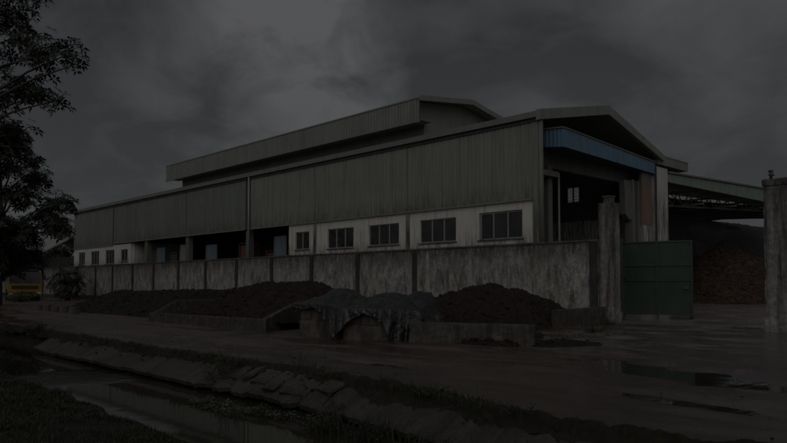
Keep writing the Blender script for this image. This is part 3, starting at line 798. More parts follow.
q = MB(); q.prism([(xm1 - .75, y0 + .1, 10.4), (xm1 - .75, y0 + .1, 11.55), (xm1 - .75, YR, 12.05), (xm1 - .75, y1, 11.2), (xm1 - .75, y1, 9.0), (xm1 - .75, 27.95, 9.3), (xm1 - .75, 27.95, 10.4)], (.06, 0, 0)); q.build('raised_gable', 'green_cladding', wh)
q = MB(); q.prism([(xm0 + .75, y0 + .1, 10.4), (xm0 + .75, y0 + .1, 11.55), (xm0 + .75, YR, 12.05), (xm0 + .75, y1, 11.2), (xm0 + .75, y1, 9.0), (xm0 + .75, 27.95, 9.3), (xm0 + .75, 27.95, 10.4)], (.06, 0, 0)); q.build('raised_gable', 'green_cladding', wh)
MB().box(xm0 + .8, xm1 - .7, y1 - .15, y1 - .05, 9.0, 11.2).build('raised_rear_wall', 'dark_cladding', wh)

# curtains and stored things in the open bays
def curtain(x0, x1, y, z0, z1, mat, label, gname='sheets hanging in the open bays'):
    mb = MB(); n = 24
    mb.grid(n, 6, lambda u, v: (x0 + (x1 - x0) * u, y + .05 * math.sin(u * 17) + .03 * math.sin(u * 41 + v) , z0 + (z1 - z0) * v))
    mb.grid(n, 6, lambda u, v: (x1 - (x1 - x0) * u, y + .03 + .05 * math.sin((1 - u) * 17) + .03 * math.sin((1 - u) * 41 + v), z0 + (z1 - z0) * v))
    return tag(mb.build('hanging_sheet', mat, None, None, True), label, 'curtain', gname)
def rail_for(x0, x1, y, z): pass
YC = 26.2
curtain(-56.9, -55.0, YC, 2.1, 4.5, 'curtain_blue', 'pale blue sheet hanging in the leftmost open bay of the warehouse')
curtain(-52.6, -50.7, YC, 2.1, 4.6, 'curtain_grey', 'pale grey sheet hanging left of the second bay column')
curtain(-48.3, -46.4, YC, 2.1, 4.4, 'curtain_blue', 'blue-grey sheet hanging in the middle open bay, right of a column')
curtain(-39.0, -37.4, YC, 2.1, 4.6, 'curtain_blue', 'blue-grey sheet hanging in the right open bay near the white wall')
def crate_stack(x0, x1, y0, y1, z0, z1, mat, label):
    r = thing('crate_rack', ((x0 + x1) / 2, (y0 + y1) / 2, z0), label, 'rack', 'racks in the open bays')
    f = MB()
    for x in (x0, x1):
        for y in (y0, y1): f.box(x - .03, x + .03, y - .03, y + .03, z0, z1)
    for z in (z0 + .05, (z0 + z1) / 2, z1 - .03): f.box(x0, x1, y0, y0 + .04, z, z + .05).box(x0, x1, y1 - .04, y1, z, z + .05)
    f.build('frame', mat, r)
    MB().box(x0 + .08, x1 - .08, y0 + .05, y1 - .05, z0 + .12, z0 + (z1 - z0) * .44).build('bin', mat, r)
    MB().box(x0 + .08, x1 - .2, y0 + .05, y1 - .05, (z0 + z1) / 2 + .06, z1 - .15).build('bin', mat, r)
    return r
crate_stack(-43.2, -41.7, 26.1, 26.8, 2.1, 4.3, 'red', 'dull red rack left of the double column in the open bay')
crate_stack(-54.5, -53.2, 26.3, 27, 2.1, 4.0, 'dark_steel', 'dark metal rack between blue and grey sheets in the left bay')
crate_stack(-40.5, -39.4, 26.6, 27.2, 2.1, 3.7, 'red', 'low red rack right of the pale downpipe in the open bay')

# ------------------------------------------------------------------ open shed on the right
sh = thing('open_shed', (-24, 46.5, 0), 'open lean-to shed with green fascia and steel truss right of the warehouse', 'shed')
SX = -17.3
q = MB(); q.prism([(SX, 38.3, 7.7), (SX, 54.6, 8.32), (SX, 72, 9.0), (SX, 72, 8.1), (SX, 54.6, 7.42), (SX, 38.3, 7.22)], (-.1, 0, 0)); q.build('fascia', 'shed_green', sh)
q = MB(); q.prism([(SX + .12, 38.3, 7.72), (SX + .12, 72, 9.02), (SX + .12, 72, 9.12), (SX + .12, 38.3, 7.82)], (-6.0, 0, 0)); q.build('roof', 'dark_cladding', sh)
q = MB()
tx = -19.5
zt = lambda y: 7.3 + (y - 38.3) * .02
zb = lambda y: 6.15 + (y - 38.3) * .055
ys_ = [38.6 + 1.7 * i for i in range(20)]
for a, b in zip(ys_, ys_[1:]):
    q.bar((tx, a, zt(a)), (tx, b, zt(b)), .09).bar((tx, a, zb(a)), (tx, b, zb(b)), .1)
    q.bar((tx, a, zb(a)), (tx, (a + b) / 2, zt((a + b) / 2)), .06).bar((tx, (a + b) / 2, zt((a + b) / 2)), (tx, b, zb(b)), .06)
q.build('truss', 'truss', sh)
for yy in (39.0, 44.0, 49.5, 55.0, 60.5, 66):
    q = MB(); q.bar((-17.6, yy, zt(yy) - .1), (-21.8, yy, zt(yy) - .1), .1)
    for i in range(2): q.bar((-17.8 - 2 * i, yy, zt(yy) - .1), (-18.8 - 2 * i, yy, zb(yy)), .05).bar((-18.8 - 2 * i, yy, zb(yy)), (-19.8 - 2 * i, yy, zt(yy) - .1), .05)
    q.bar((-17.6, yy, zb(yy)), (-21.8, yy, zb(yy)), .08)
    q.build('cross_truss', 'truss', sh)
for x, y in ((-17.6, 71.5), (-21.7, 39.2), (-21.7, 71.5), (-17.6, 62)):
    MB().box(x - .15, x + .15, y - .15, y + .15, 0, zt(y)).build('column', 'grey_steel', sh)
# cloths and heaps at the back of the shed
def flat_cloth(pts, X, mat, label, bulge=.6):
    """sagging cloth: outline (y, z), own distance X, bulged and with thickness"""
    mb = MB(); n = 14
    top, bot = pts
    def P(u, v, off):
        a = lerp2(top, u); b = lerp2(bot, u)
        y = a[0] + (b[0] - a[0]) * v; z = a[1] + (b[1] - a[1]) * v
        return (X + off + bulge * math.sin(PI * v) * math.sin(PI * u) + .1 * math.sin(u * 23), y, z)
    mb.grid(20, 8, lambda u, v: P(u, v, 0)); mb.grid(20, 8, lambda u, v: P(1 - u, v, -.06))
    return tag(mb.build('hung_tarpaulin', mat, None, None, True), label, 'tarpaulin', 'dark cloths at the back of the shed')
def lerp2(pts, u):
    t = u * (len(pts) - 1); i = min(int(t), len(pts) - 2); k = t - i
    return (pts[i][0] + (pts[i + 1][0] - pts[i][0]) * k, pts[i][1] + (pts[i + 1][1] - pts[i][1]) * k)
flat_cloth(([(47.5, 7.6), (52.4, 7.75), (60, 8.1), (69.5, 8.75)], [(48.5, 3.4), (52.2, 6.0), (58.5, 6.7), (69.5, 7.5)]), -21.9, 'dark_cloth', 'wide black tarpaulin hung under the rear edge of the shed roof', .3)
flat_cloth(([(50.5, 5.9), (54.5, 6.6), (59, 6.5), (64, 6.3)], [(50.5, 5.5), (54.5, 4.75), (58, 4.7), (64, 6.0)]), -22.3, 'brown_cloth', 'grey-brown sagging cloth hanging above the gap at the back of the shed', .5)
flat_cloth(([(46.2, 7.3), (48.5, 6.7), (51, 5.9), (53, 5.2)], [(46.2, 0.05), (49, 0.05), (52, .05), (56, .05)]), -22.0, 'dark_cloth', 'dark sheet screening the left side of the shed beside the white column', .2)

def heap(x0, x1, y0, y1, nx_, ny_, fn, mat, name, label, cat, rough=.05, sc=2.2, clods=0, cs=.05):
    mb = MB()
    def Z(x, y):
        z = fn(x, y)
        if z > .03: z += rough * (fbm(x * sc, y * sc, 1, 6) + .6 * abs(fbm(x * sc * 2.7, y * sc * 2.7, 4, 5))) * min(1, z * 3)
        return z
    mb.grid(nx_, ny_, lambda u, v: (x0 + (x1 - x0) * u, y0 + (y1 - y0) * v, Z(x0 + (x1 - x0) * u, y0 + (y1 - y0) * v)))
    o = tag(mb.build(name, mat, None, None, False), label, cat)
    if clods:
        r = random.Random(clods); q = MB(); k = 0
        while k < clods:
            x, y = r.uniform(x0, x1), y0 + (y1 - y0) * r.random() ** 1.6
            z = Z(x, y)
            if z < .02: continue
            k += 1; lump(q, (x, y, z), cs * (.35 + 1.5 * r.random() ** 4), r)
        c = q.build('clods', mat, o); c['kind'] = 'stuff'
    return o
# dark heap at the far end of the shed
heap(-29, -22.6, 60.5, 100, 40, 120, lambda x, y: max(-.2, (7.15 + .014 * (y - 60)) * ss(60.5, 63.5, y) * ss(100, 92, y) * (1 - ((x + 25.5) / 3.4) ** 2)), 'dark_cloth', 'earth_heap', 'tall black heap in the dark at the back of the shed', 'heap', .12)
# rust brown wood chip pile
def chipf(x, y):
    r = max(0., math.hypot((x + 20.4) / 1.05, (y - 55.2) / 1.15) + .35 * fbm(x * .4, y * .4, 2))
    return 4.25 * (1 - min(1.2, r / 6.3) ** 1.35) + .12 * fbm(x * .8, y * .8)
heap(-28, -13, 47, 64, 150, 170, chipf, 'chips', 'wood_chip_pile', 'large rust brown pile of wood chips under the open shed behind the gateway', 'chip pile', .1, 2.6)
# loose long chips on its face: part of the pile's own surface
mb = MB(); cr = random.Random(5)
for i in range(5200):
    x = cr.uniform(-26, -14); y = cr.uniform(48, 58); z = chipf(x, y)
    if z < .05: continue
    e = .15; n_ = Vector((chipf(x - e, y) - chipf(x + e, y), chipf(x, y - e) - chipf(x, y + e), 2 * e)).normalized()
    t = n_.cross(Vector((cr.uniform(-1, 1), cr.uniform(-1, 1), cr.uniform(-.3, .3)))).normalized(); b = n_.cross(t)
    L = cr.uniform(.08, .34)
    mb.obox(Vector((x, y, z)) + n_ * .06, (t + n_ * cr.uniform(-.2, .5)) * L, b * .022, n_ * .015)
o = mb.build('chips', 'chips', bpy.data.objects['wood_chip_pile']); o['kind'] = 'stuff'

# ------------------------------------------------------------------ earth bins along the wall
def low_wall(pts, th, label, mat='low_wall', seed=1, group='low concrete walls of the earth bins'):
    """wall following (x, y, height) stations"""
    mb = MB()
    for i, (a, b) in enumerate(zip(pts, pts[1:])):
        A_, B_ = Vector((a[0], a[1], 0)), Vector((b[0], b[1], 0)); d = B_ - A_; L = d.length; ang = math.atan2(d.y, d.x)
        k = MB().rough((0, 0, -.15), (L - .002, th, 1.), .075, .014, seed + i, None, .03)
        Mx = Matrix.Translation(A_) @ Matrix.Rotation(ang, 4, 'Z')
        vs = []
        for p in k.v:
            t = max(0, min(1, p[0] / L)); h = a[2] + (b[2] - a[2]) * t
            z = p[2] * h if p[2] > 0 else p[2]
            vs.append(Mx @ Vector((p[0], p[1], z)))
        mb.add(vs, k.f)
    return tag(mb.build('retaining_wall', mat), label, 'low wall', group)
low_wall([(-25.28, 11.36, .32), (-16.86, 10.95, .4)], .16, 'long low concrete wall in front of the brown earth pile by the road', seed=2)
low_wall([(-25.1, 11.55, .33), (-25.15, 12.5, .78), (-25.3, 14.5, .8), (-25.6, 22.4, .8)], .15, 'low side wall sloping up at the left end of the brown earth pile', seed=4)
low_wall([(-16.68, 10.96, .4), (-17.9, 13.05, .86), (-18.4, 14.4, .86), (-19.9, 22.4, .86)], .16, 'low side wall sloping up between brown earth pile and tarpaulin', seed=6)
low_wall([(-11.58, 11.6, .5), (-8.86, 12.78, .5)], .22, 'short low concrete wall facing the road, right of the black tarpaulin', seed=9)
low_wall([(-12.2, 18.87, .58), (-12.45, 22.42, .6)], .2, 'short low wall running to the left gate pillar beside the dark earth heap', seed=12)
# row of kerb stones far left
for i in range(5):
    x = -39.6 + i * 1.35
    o = MB().rough((x, 11.55 - i * .02, 0), (x + 1.0, 11.75 - i * .02, .32 + .04 * (i % 2)), .1, .02, i, None, .03).build('kerb_stone', 'low_wall')
    tag(o, 'weathered kerb stone at the foot of the left dark heap, %s from the left' % ('first', 'second', 'third', 'fourth', 'last')[i], 'kerb stone', 'kerb stones at the left heap')
# heaps
def h0(x, y):
    e = ss(-41, -36, x) * ss(-25.4, -28, x) * ss(11.7, 14.5, y) * ss(22.6, 20.5, y)
    return 1.02 * e + .13 * fbm(x * .5, y * .5) * e - .04
heap(-41, -25.5, 11.6, 22.5, 130, 90, h0, 'earth', 'earth_heap', 'low black earth heap at the left end of the boundary wall', 'heap', .09, 1.9, 1500, .07)
def h1(x, y):
    e = ss(-25.2, -23.0, x - .12 * (y - 11.4)) * ss(-16.6, -18.6, x + .12 * (y - 11)) * ss(18.6 - 2.2 * ss(-22, -19, x), 15.6 - .9 * ss(-22, -19, x), y)
    f = .28 * ss(11.3, 11.6, y) + 1.12 * ss(11.5, 14.6, y)
    return (.22 + (f - .22) * e) + .1 * fbm(x * .6, y * .6, 2) * e if y > 11.45 else .24
heap(-25.05, -16.98, 11.4, 22.4, 130, 150, h1, 'earth2', 'earth_heap', 'brown earth heap in the low walled bin left of the tarpaulin', 'heap', .12, 1.9, 2200, .055)
def h3(x, y):
    cx = -14.0; cy = 18.0
    u = (x - cx); v = (y - cy)
    rx = 4.0 if u < 0 else 2.4
    r = math.hypot(u / rx, v / (5.6 if v < 0 else 4.6))
    # a long tongue of soil runs down to the low wall
    q = 1.28 * (1 - min(1, r) ** 1.6) + .35 * ss(-13.5, -11.5, x) * ss(-8.6, -10.2, x) * ss(11.8, 12.8, y) * ss(17, 14.5, y)
    q *= ss(.35, -.75, x + 12.45 - max(0, 18.9 - y) * .6)
    return q + .13 * fbm(x * .7, y * .7, 5) * ss(0, .3, q) - .03
heap(-18.4, -8.6, 11.9, 22.4, 150, 160, h3, 'earth2', 'earth_heap', 'dark brown earth heap between tarpaulin and left gate pillar', 'heap', .13, 1.9, 2200, .055)
# spilled soil right of the low wall
heap(-9.6, -7.6, 12.3, 15.2, 40, 50, lambda x, y: .16 * max(0, 1 - math.hypot((x + 8.7) / .95, (y - 13.7) / 1.4)) - .01, 'earth', 'soil_spill', 'thin spill of black soil past the end of the low road wall', 'soil', .05, 2.2, 160, .035)

# block bins under the tarpaulin
def blocks(c, d, L, h, dep, label, seed):
    mb = MB(); ang = math.atan2(d[1], d[0]); Mx = Matrix.Translation((c[0], c[1], 0)) @ Matrix.Rotation(ang, 4, 'Z')
    mb.rough((0, 0, -.1), (L, dep, h * .52), .07, .02, seed, Mx, .04)
    mb.rough((.02, .03, h * .525), (L - .03, dep, h), .07, .02, seed + 3, Mx, .04)
    return tag(mb.build('concrete_block', 'block'), label, 'concrete block', 'concrete blocks under the tarpaulin')
blocks((-15.15, 11.02), (1.66, -.1), 1.62, .84, 1.5, 'left one of the two big stained concrete blocks under the black tarpaulin', 1)
blocks((-13.3, 10.98), (1.3, .42), 1.36, .76, 1.5, 'right one of the two big stained concrete blocks under the black tarpaulin', 20)

# tarpaulin: sheet over the blocks and the heap behind, hanging down at the front and both ends
FR = [(0, -15.28, 10.93), (.36, -13.5, 10.8), (.42, -13.3, 10.84), (.72, -11.95, 11.38), (.8, -11.85, 11.75), (1, -11.5, 12.3)]
BK = [(0, -18.0, 14.4), (.3, -16.1, 14.7), (.6, -14.2, 14.8), (.8, -13.2, 14.4), (.9, -12.6, 14.0), (1, -12.1, 13.6)]
HANG = [(0, .1), (.1, .13), (.2, .08), (.28, .2), (.34, .55), (.39, .82), (.43, .7), (.5, .3), (.57, .14), (.63, .2), (.69, .45), (.74, .84), (.8, .95), (1, .95)]
def key(pts, u):
    return lerp_prof([(p[0], p[1]) for p in pts], u), lerp_prof([(p[0], p[2]) for p in pts], u)
def tarp_pt(u, v):
    uu = -.1 + 1.2 * u; over = max(0, -uu, uu - 1) / .1; u = max(0, min(1, uu))
    f = key(FR, u); b = key(BK, u)
    top = .87 - .07 * ss(.36, .5, u) - .04 * ss(.72, .85, u)
    n_ = Vector((b[0] - f[0], b[1] - f[1], 0)).normalized()
    if v < .22:
        t = 1 - v / .22; hang = lerp_prof(HANG, u) * top / .87
        fold = .05 * math.sin(u * 46 + 3 * fbm(u * 7, 1)) + .06 * fbm(u * 11, v * 2, 1)
        z = max(.015, top - hang * t + .02 * fbm(u * 14, 3))
        k = abs(fold) * (.3 + t) + .03 + .14 * t * hang
        x, y = f[0] - n_.x * k, f[1] - n_.y * k
    else:
        t = (v - .22) / .78
        x = f[0] + (b[0] - f[0]) * t; y = f[1] + (b[1] - f[1]) * t
        pk = .05 + .3 * math.exp(-((u - .2) / .14) ** 2) + .27 * math.exp(-((u - .53) / .12) ** 2) + .33 * math.exp(-((u - .8) / .15) ** 2)
        w_ = ss(0, .5, t)
        z = top + .03 * ss(0, .08, t) + pk * w_ + .03 * w_
        # folds run down from the humps to the edge
        q = abs(fbm(u * 9 + .6 * fbm(u * 3, t * 3, 5), t * 2.2, 2, 3)); q2 = abs(fbm(u * 5 - t * 4, t * 3 + u * 4, 8, 3))
        z -= (.085 * q + .12 * q2) * ss(0, .1, t); z += .012 * fbm(x * 4, y * 4, 2) + .06 * fbm(x * 1.5, y * 1.5, 7) * ss(0, .2, t)
        if t > .6: z -= (t - .6) * 2.3
    if u > .9: z -= ss(.9, 1.0, u) * .28
    if over:
        d_ = 1 if uu > .5 else -1; z = z * (1 - over) if d_ > 0 else z - .16 * over
        x += d_ * (.04 + (.14 if d_ > 0 else .02) * over + .05 * fbm(v * 14, over, 3))
    return (x, y, max(.015, z))
mb = MB().grid(220, 120, tarp_pt)
tp = tag(mb.build('tarpaulin', 'tarp', None, None, True), 'wrinkled black tarpaulin draped over two concrete blocks beside the road', 'tarpaulin')
md = tp.modifiers.new('thick', 'SOLIDIFY'); md.thickness = .012

# ------------------------------------------------------------------ yellow truck
def truck(loc, rz):
    t = thing('truck', (0, 0, 0), 'yellow lorry with flat cab parked under the tree at the left', 'truck')
    # local axes: front faces +x, width along y
    cab = MB()
    cab.prism([(0, -1.2, .75), (.06, -1.2, 1.45), (-.16, -1.2, 2.4), (-.4, -1.2, 2.52), (-1.7, -1.2, 2.52), (-1.75, -1.2, .75)], (0, 2.4, 0)); cab.build('cab', 'yellow', t)
    MB().prism([(.05, -1.14, 1.46), (.085, -1.14, 1.46), (-.12, -1.14, 2.42), (-.15, -1.14, 2.42)], (0, 2.28, 0)).build('windscreen', 'glass', t)
    MB().box(.04, .1, -.95, .95, 1.02, 1.28).build('grille', 'rubber', t)
    MB().rough((-.25, -1.22, .42), (.2, 1.22, .86), .2, .008, 3).build('bumper', 'yellow', t)
    MB().box(.05, .21, -.75, .75, .6, .72).build('number_panel', 'rubber', t)
    for s_ in (-1, 1):
        h = MB().box(.19, .225, s_ * 1.02 - .14, s_ * 1.02 + .14, .56, .74).build('headlight', 'lamp', t)
        m = MB().bar((-.05, s_ * 1.2, 2.1), (.12, s_ * 1.42, 2.05), .03).box(.1, .16, s_ * 1.42 - .1, s_ * 1.42 + .1, 1.75, 2.1).build('mirror', 'rubber', t)
        sw = MB().prism([(-.35, s_ * 1.203, 1.5), (-.45, s_ * 1.203, 2.25), (-1.3, s_ * 1.203, 2.25), (-1.3, s_ * 1.203, 1.5)], (0, s_ * .01, 0)).build('side_window', 'glass', t)
        for x in (-.95, -5.2):
            wl = MB().tube([(x, s_ * .85, .5), (x, s_ * 1.17, .5)], .5, 20).build('wheel', 'rubber', t)
            MB().tube([(x, s_ * 1.15, .5), (x, s_ * 1.185, .5)], .26, 14).build('rim', 'grey_steel', wl)
    for y in (-.3, .3): MB().bar((.1, y - .3, 1.52), (.02, y + .25, 1.75), .02).build('wiper', 'rubber', t)
    MB().box(-6.6, -1.3, -.5, .5, .55, .8).build('chassis', 'dark_steel', t)
    q = MB().box(-6.6, -1.9, -1.2, 1.2, .95, 1.05).box(-6.6, -1.9, -1.2, -1.15, 1.05, 1.9).box(-6.6, -1.9, 1.15, 1.2, 1.05, 1.9).box(-6.6, -6.55, -1.15, 1.15, 1.05, 1.9).box(-1.95, -1.9, -1.15, 1.15, 1.05, 2.3)
    q.build('cargo_body', 'dark_cladding', t)
    MB().prism([(.0, -1.02, 2.53), (-.6, -1.02, 2.62), (-.6, -1.02, 2.54)], (0, 2.04, 0)).build('sun_visor', 'rubber', t)
    place(t, loc, rz)
truck((-61.9, 17.3, 0), math.radians(-12))

# small house beyond
hs = thing('small_house', (-83, 27, 0), 'small grey house with pale sloping tin roof far behind the trees at left', 'house')
MB().box(-89, -80, 24, 32, 0, 4.4).build('wall', 'interior', hs)
q = MB(); q.prism([(-90, 22.6, 4.2), (-90, 28, 7.3), (-90, 33.4, 4.2), (-90, 33.4, 4.1), (-90, 28, 7.15), (-90, 22.6, 4.1)], (11, 0, 0)); q.build('roof', 'pale_steel', hs)
for y in (25.5, 29): MB().box(-79.99, -79.95, y, y + 1.3, 1.4, 2.8).build('window', 'glass', hs)

# ------------------------------------------------------------------ vegetation
def whorl(mb, p, axis, R, n, r, fold=.12, wid=.3):
    axis = axis.normalized(); up = Vector((0, 0, 1)) if abs(axis.z) < .85 else Vector((1, 0, 0))
    a = axis.cross(up).normalized(); b = axis.cross(a); ph = r.uniform(0, 6.28)
    for k in range(n):
        an = ph + 2 * PI * k / n + r.uniform(-.25, .25); L = R * r.uniform(.75, 1.1)
        d = (a * math.cos(an) + b * math.sin(an)); d = (d + axis * r.uniform(-.05, .45)).normalized()
        s_ = d.cross(axis).normalized(); nn = s_.cross(d)
        p0 = p + d * .03; p1 = p + d * L * .55 - Vector((0, 0, 1)) * L * .03; p2 = p + d * L - Vector((0, 0, 1)) * L * r.uniform(.05, .25)
        wd = L * wid * .5
        i = len(mb.v)
        mb.v += [tuple(p0), tuple(p1 + s_ * wd + nn * wd * fold * 3), tuple(p2), tuple(p1 - s_ * wd + nn * wd * fold * 3), tuple(p1)]
        mb.f += [(i, i + 1, i + 4), (i + 4, i + 1, i + 2), (i, i + 4, i + 3), (i + 4, i + 2, i + 3)]
def tree(base, h, r0, clumps, R, nwh, seed, label, leaf='leaf', name='tree', leaves=7, wid=.3, group=None, lean=(0, 0), twig=.012):
    """trunk and limbs reach out to every clump; leaf whorls fill the clumps"""
    r = random.Random(seed); b = Vector(base)
    t = thing(name, base, label, 'tree', group)
    tr = MB(); top = b + Vector((lean[0], lean[1], h)); pts = []
    for i in range(9):
        k = i / 8; pts.append(b.lerp(top, k) + Vector((.12 * math.sin(k * 5 + seed), .12 * math.cos(k * 4 + seed), -.1 if i == 0 else 0)))
    tr.tube(pts, [r0 * (1.25 if i == 0 else 1) * (1 - .8 * i / 8) for i in range(9)], 10)
    cr = MB(); br = MB()
    for (c, rad) in clumps:
        c = Vector(c); k = max(.25, min(.95, (c.z - b.z - (c - b).to_2d().length * .45) / h)); s_ = pts[int(k * 8)].copy()
        mid = s_.lerp(c, .5) + Vector((r.uniform(-.2, .2), r.uniform(-.2, .2), .12 * (c - s_).length))
        br.tube([s_, s_.lerp(mid, .5), mid, mid.lerp(c, .6) + Vector((0, 0, .1)), c], [r0 * .32, r0 * .26, r0 * .19, r0 * .12, r0 * .06], 6)
        n = max(4, int(nwh * rad * rad))
        for i in range(n):
            d = Vector((r.gauss(0, 1), r.gauss(0, 1), r.gauss(0, .8))).normalized() * rad * (r.random() ** .45)
            p = c + d
            ax = (d.normalized() * .7 + Vector((0, 0, .8)) + Vector((r.uniform(-.4, .4), r.uniform(-.4, .4), 0)))
            whorl(cr, p, ax, R * r.uniform(.75, 1.15), leaves, r, .12, wid)
            if i % 3 == 0: br.tube([c.lerp(p, .1), c.lerp(p, .6) + Vector((0, 0, .05)), p], [twig * 1.4, twig, twig * .5], 3, False)
    tr.build('trunk', 'bark', t, None, True); br.build('limb', 'bark', t, None, True); cr.build('crown', leaf, t)
    return t
# near tree: its leaning boughs reach in from the left over the ditch
nc = [((-18.6, 4.9, 7.5), .75), ((-17.6, 5.2, 6.9), .65), ((-16.7, 5.45, 6.75), .42), ((-18.9, 5.0, 6.4), .7), ((-18.0, 5.2, 6.0), .5), ((-17.2, 5.4, 5.75), .32), ((-19.6, 4.9, 8.4), .8), ((-18.4, 5.0, 8.6), .5),
      ((-20.4, 4.6, 6.2), .9), ((-21, 4, 7.6), 1.1), ((-20.2, 3.2, 8.8), 1.2), ((-22.3, 3.0, 8.2), 1.3), ((-21.5, 1.5, 7.2), 1.3), ((-19.4, 1.4, 8.0), 1.1), ((-22.8, 4.4, 6.2), 1.1), ((-20.4, .4, 6.4), 1.0), ((-20.9, 2.6, 10.2), 1.3), ((-23.5, 1.4, 6.4), 1.0), ((-17.4, 5.9, 7.3), .2), ((-16.2, 5.55, 6.45), .2), ((-19.5, 5.3, 5.35), .4)]
tree((-22.2, 2.4, -.2), 8.6, .2, nc, .19, 135, 11, 'near tree with star shaped leaf clusters, its boughs entering at the top left corner', leaf='leaf', wid=.36)
# the tree in front of the truck
fr_ = random.Random(4); mc = []
TB = Vector((-49.5, 12.2, 0))
PR = [(2.6, 2.2), (4, 3.6), (5.5, 4.1), (7, 3.5), (8.5, 2.7), (10, 2.0), (11.6, 1.0)]
for i in range(58):
    z = fr_.uniform(2.9, 11.6); rr_ = lerp_prof(PR, z) * math.sqrt(fr_.uniform(.08, 1)); a = fr_.uniform(0, 6.28)
    mc.append(((TB.x + rr_ * math.cos(a), TB.y + rr_ * math.sin(a), z), fr_.uniform(.55, 1.15)))
for i in range(16):
    a = fr_.uniform(0, 6.28); q = fr_.uniform(.3, 1.7); mc.append(((TB.x + q * math.cos(a), TB.y + q * math.sin(a), fr_.uniform(1.9, 3.6)), fr_.uniform(.5, .9)))
mc += [((-45.3, 15.0, 6.5), .5), ((-44.9, 15.2, 6.1), .35), ((-45.6, 14.6, 5.4), .55), ((-45.2, 14.9, 4.6), .5)]
tree(tuple(TB), 11.2, .26, mc, .36, 85, 5, 'tall dark tree standing left of the yellow truck at the road edge', leaf='leaf_dark', wid=.34, twig=.02)
def bush(base, rad, h, n, R, seed, label, leaf='leaf_dark', name='bush', cat='bush', group=None, leaves=6, wid=.35):
    r = random.Random(seed); b = Vector(base); t = thing(name, base, label, cat, group)
    st = MB(); lf = MB()
    for i in range(max(6, n // 30)):
        a = r.uniform(0, 6.28); q = rad * .7 * math.sqrt(r.random()); e = b + Vector((q * math.cos(a), q * math.sin(a), h * r.uniform(.45, .95)))
        st.tube([b + Vector((r.uniform(-.1, .1) * rad, r.uniform(-.1, .1) * rad, -.05)), b.lerp(e, .5) + Vector((0, 0, .1 * h)), e], [.02 * h, .013 * h, .005 * h], 4, False)
    for i in range(n):
        d = Vector((r.gauss(0, 1), r.gauss(0, 1), r.gauss(0, 1))).normalized() * (r.random() ** .4)
        q = 1 + .35 * noise.noise(d * 2.3 + Vector((seed, 0, 0)))
        p = b + Vector((d.x * rad * q, d.y * rad * q, h * .52 + d.z * h * .5 * q))
        if p.z < b.z + .03: p.z = b.z + .05 + .2 * r.random() * h
        whorl(lf, p, d + Vector((0, 0, .7)), R * r.uniform(.7, 1.2), leaves, r, .1, wid)
    st.build('stem', 'bark', t, None, True); lf.build('foliage', leaf, t)
    return t
bush((-60.6, 20.2, 0), 1.7, 3.0, 420, .3, 21, 'leafy shrub growing against the left part of the boundary wall')
bush((-58.8, 16.2, 0), 1.5, .9, 260, .2, 22, 'low pale weeds at the roadside right of the truck', leaf='weed')
bush((-48.5, 12.0, 0), 1.3, .14, 160, .08, 24, 'low weed patch at the foot of the tall dark tree', leaf='weed')
for i, (x, y, rad, h, lb) in enumerate([(-92, 25, 4.5, 8.5, 'dense dark tree mass left of the small house'), (-83, 35, 5, 9.5, 'dark rounded tree beyond the boundary wall corner'), (-100, 36, 6, 12, 'tall dark tree far behind the truck'), (-76, 20.5, 2.6, 5.2, 'dark bushy tree directly behind the yellow truck'), (-88, 15, 4, 8, 'dark tree far left behind the truck near the road'), (-120, 22, 7, 11, 'distant tree at the far left end of the road'), (-112, 50, 7, 10, 'distant tree beyond the small house')]):
    r = random.Random(40 + i); cl_ = [((x + rad * .75 * r.uniform(-1, 1), y + rad * .75 * r.uniform(-1, 1), h * r.uniform(.3, .9)), rad * r.uniform(.28, .45)) for k in range(16)]
    tree((x, y, 0), h * .85, .25, cl_, .5, 26, 60 + i, lb, leaf='leaf_dark', leaves=6, wid=.4, group='trees far left behind the truck', twig=.03)

# weeds along the ditch
def weed(x, y, z, h, n, seed, label, R=.09, spread=.25, leaf='weed', group='weeds along the ditch edge'):
    r = random.Random(seed); t = thing('weed', (x, y, z), label, 'weed', group); st = MB(); lf = MB()
    for i in range(n):
        a = r.uniform(0, 6.28); q = spread * r.random(); hh = h * r.uniform(.5, 1)
        e = Vector((x + q * math.cos(a), y + q * math.sin(a), z + hh)); b = Vector((x + .2 * q * math.cos(a), y + .2 * q * math.sin(a), z - .05))
        st.tube([b, b.lerp(e, .6) + Vector((0, 0, .03)), e], [.008, .006, .003], 4, False)
        for k in range(int(3 + hh * 9)):
            p = b.lerp(e, .25 + .75 * (k + 1) / (4 + hh * 9)); whorl(lf, p, Vector((r.uniform(-.4, .4), r.uniform(-.4, .4), 1)), R * r.uniform(.6, 1.2), 4, r, .1, .35)
    st.build('stem', 'bark', t, None, True); lf.build('leaves', leaf, t); return t
weed(-10.5, 6.15, -.25, .62, 7, 1, 'tallest weed growing out of the broken slabs by the ditch')
weed(-10.9, 6.2, -.35, .4, 14, 2, 'dense dark weed clump at the water under broken slabs', .08, .4, 'leaf_dark')
weed(-9.6, 7.0, -.02, .38, 4, 3, 'small weed at the road edge right of the tall weed', .07)
weed(-8.9, 6.75, -.02, .22, 10, 4, 'low weed tuft on the road edge above small broken slabs', .06, .4)
weed(-7.2, 6.65, -.02, .2, 14, 5, 'spreading weed tuft at the road edge above smooth slab', .06, .45)
weed(-17.5, 6.55, -.02, .25, 12, 6, 'weed tuft at the top of the left bank slabs', .08, .5)
weed(-21.8, 6.5, -.1, .45, 22, 7, 'bushy weeds left of the first bank slab', .12, .8, 'leaf_dark')
weed(-24.3, 6.4, -.15, .4, 22, 8, 'bushy weeds on the ragged bank at the far left', .12, 1.0, 'leaf_dark')
weed(-7.3, 5.95, WZ, .3, 30, 9, 'dark weed clump in the water below the smooth slab', .08, .5, 'leaf_dark')
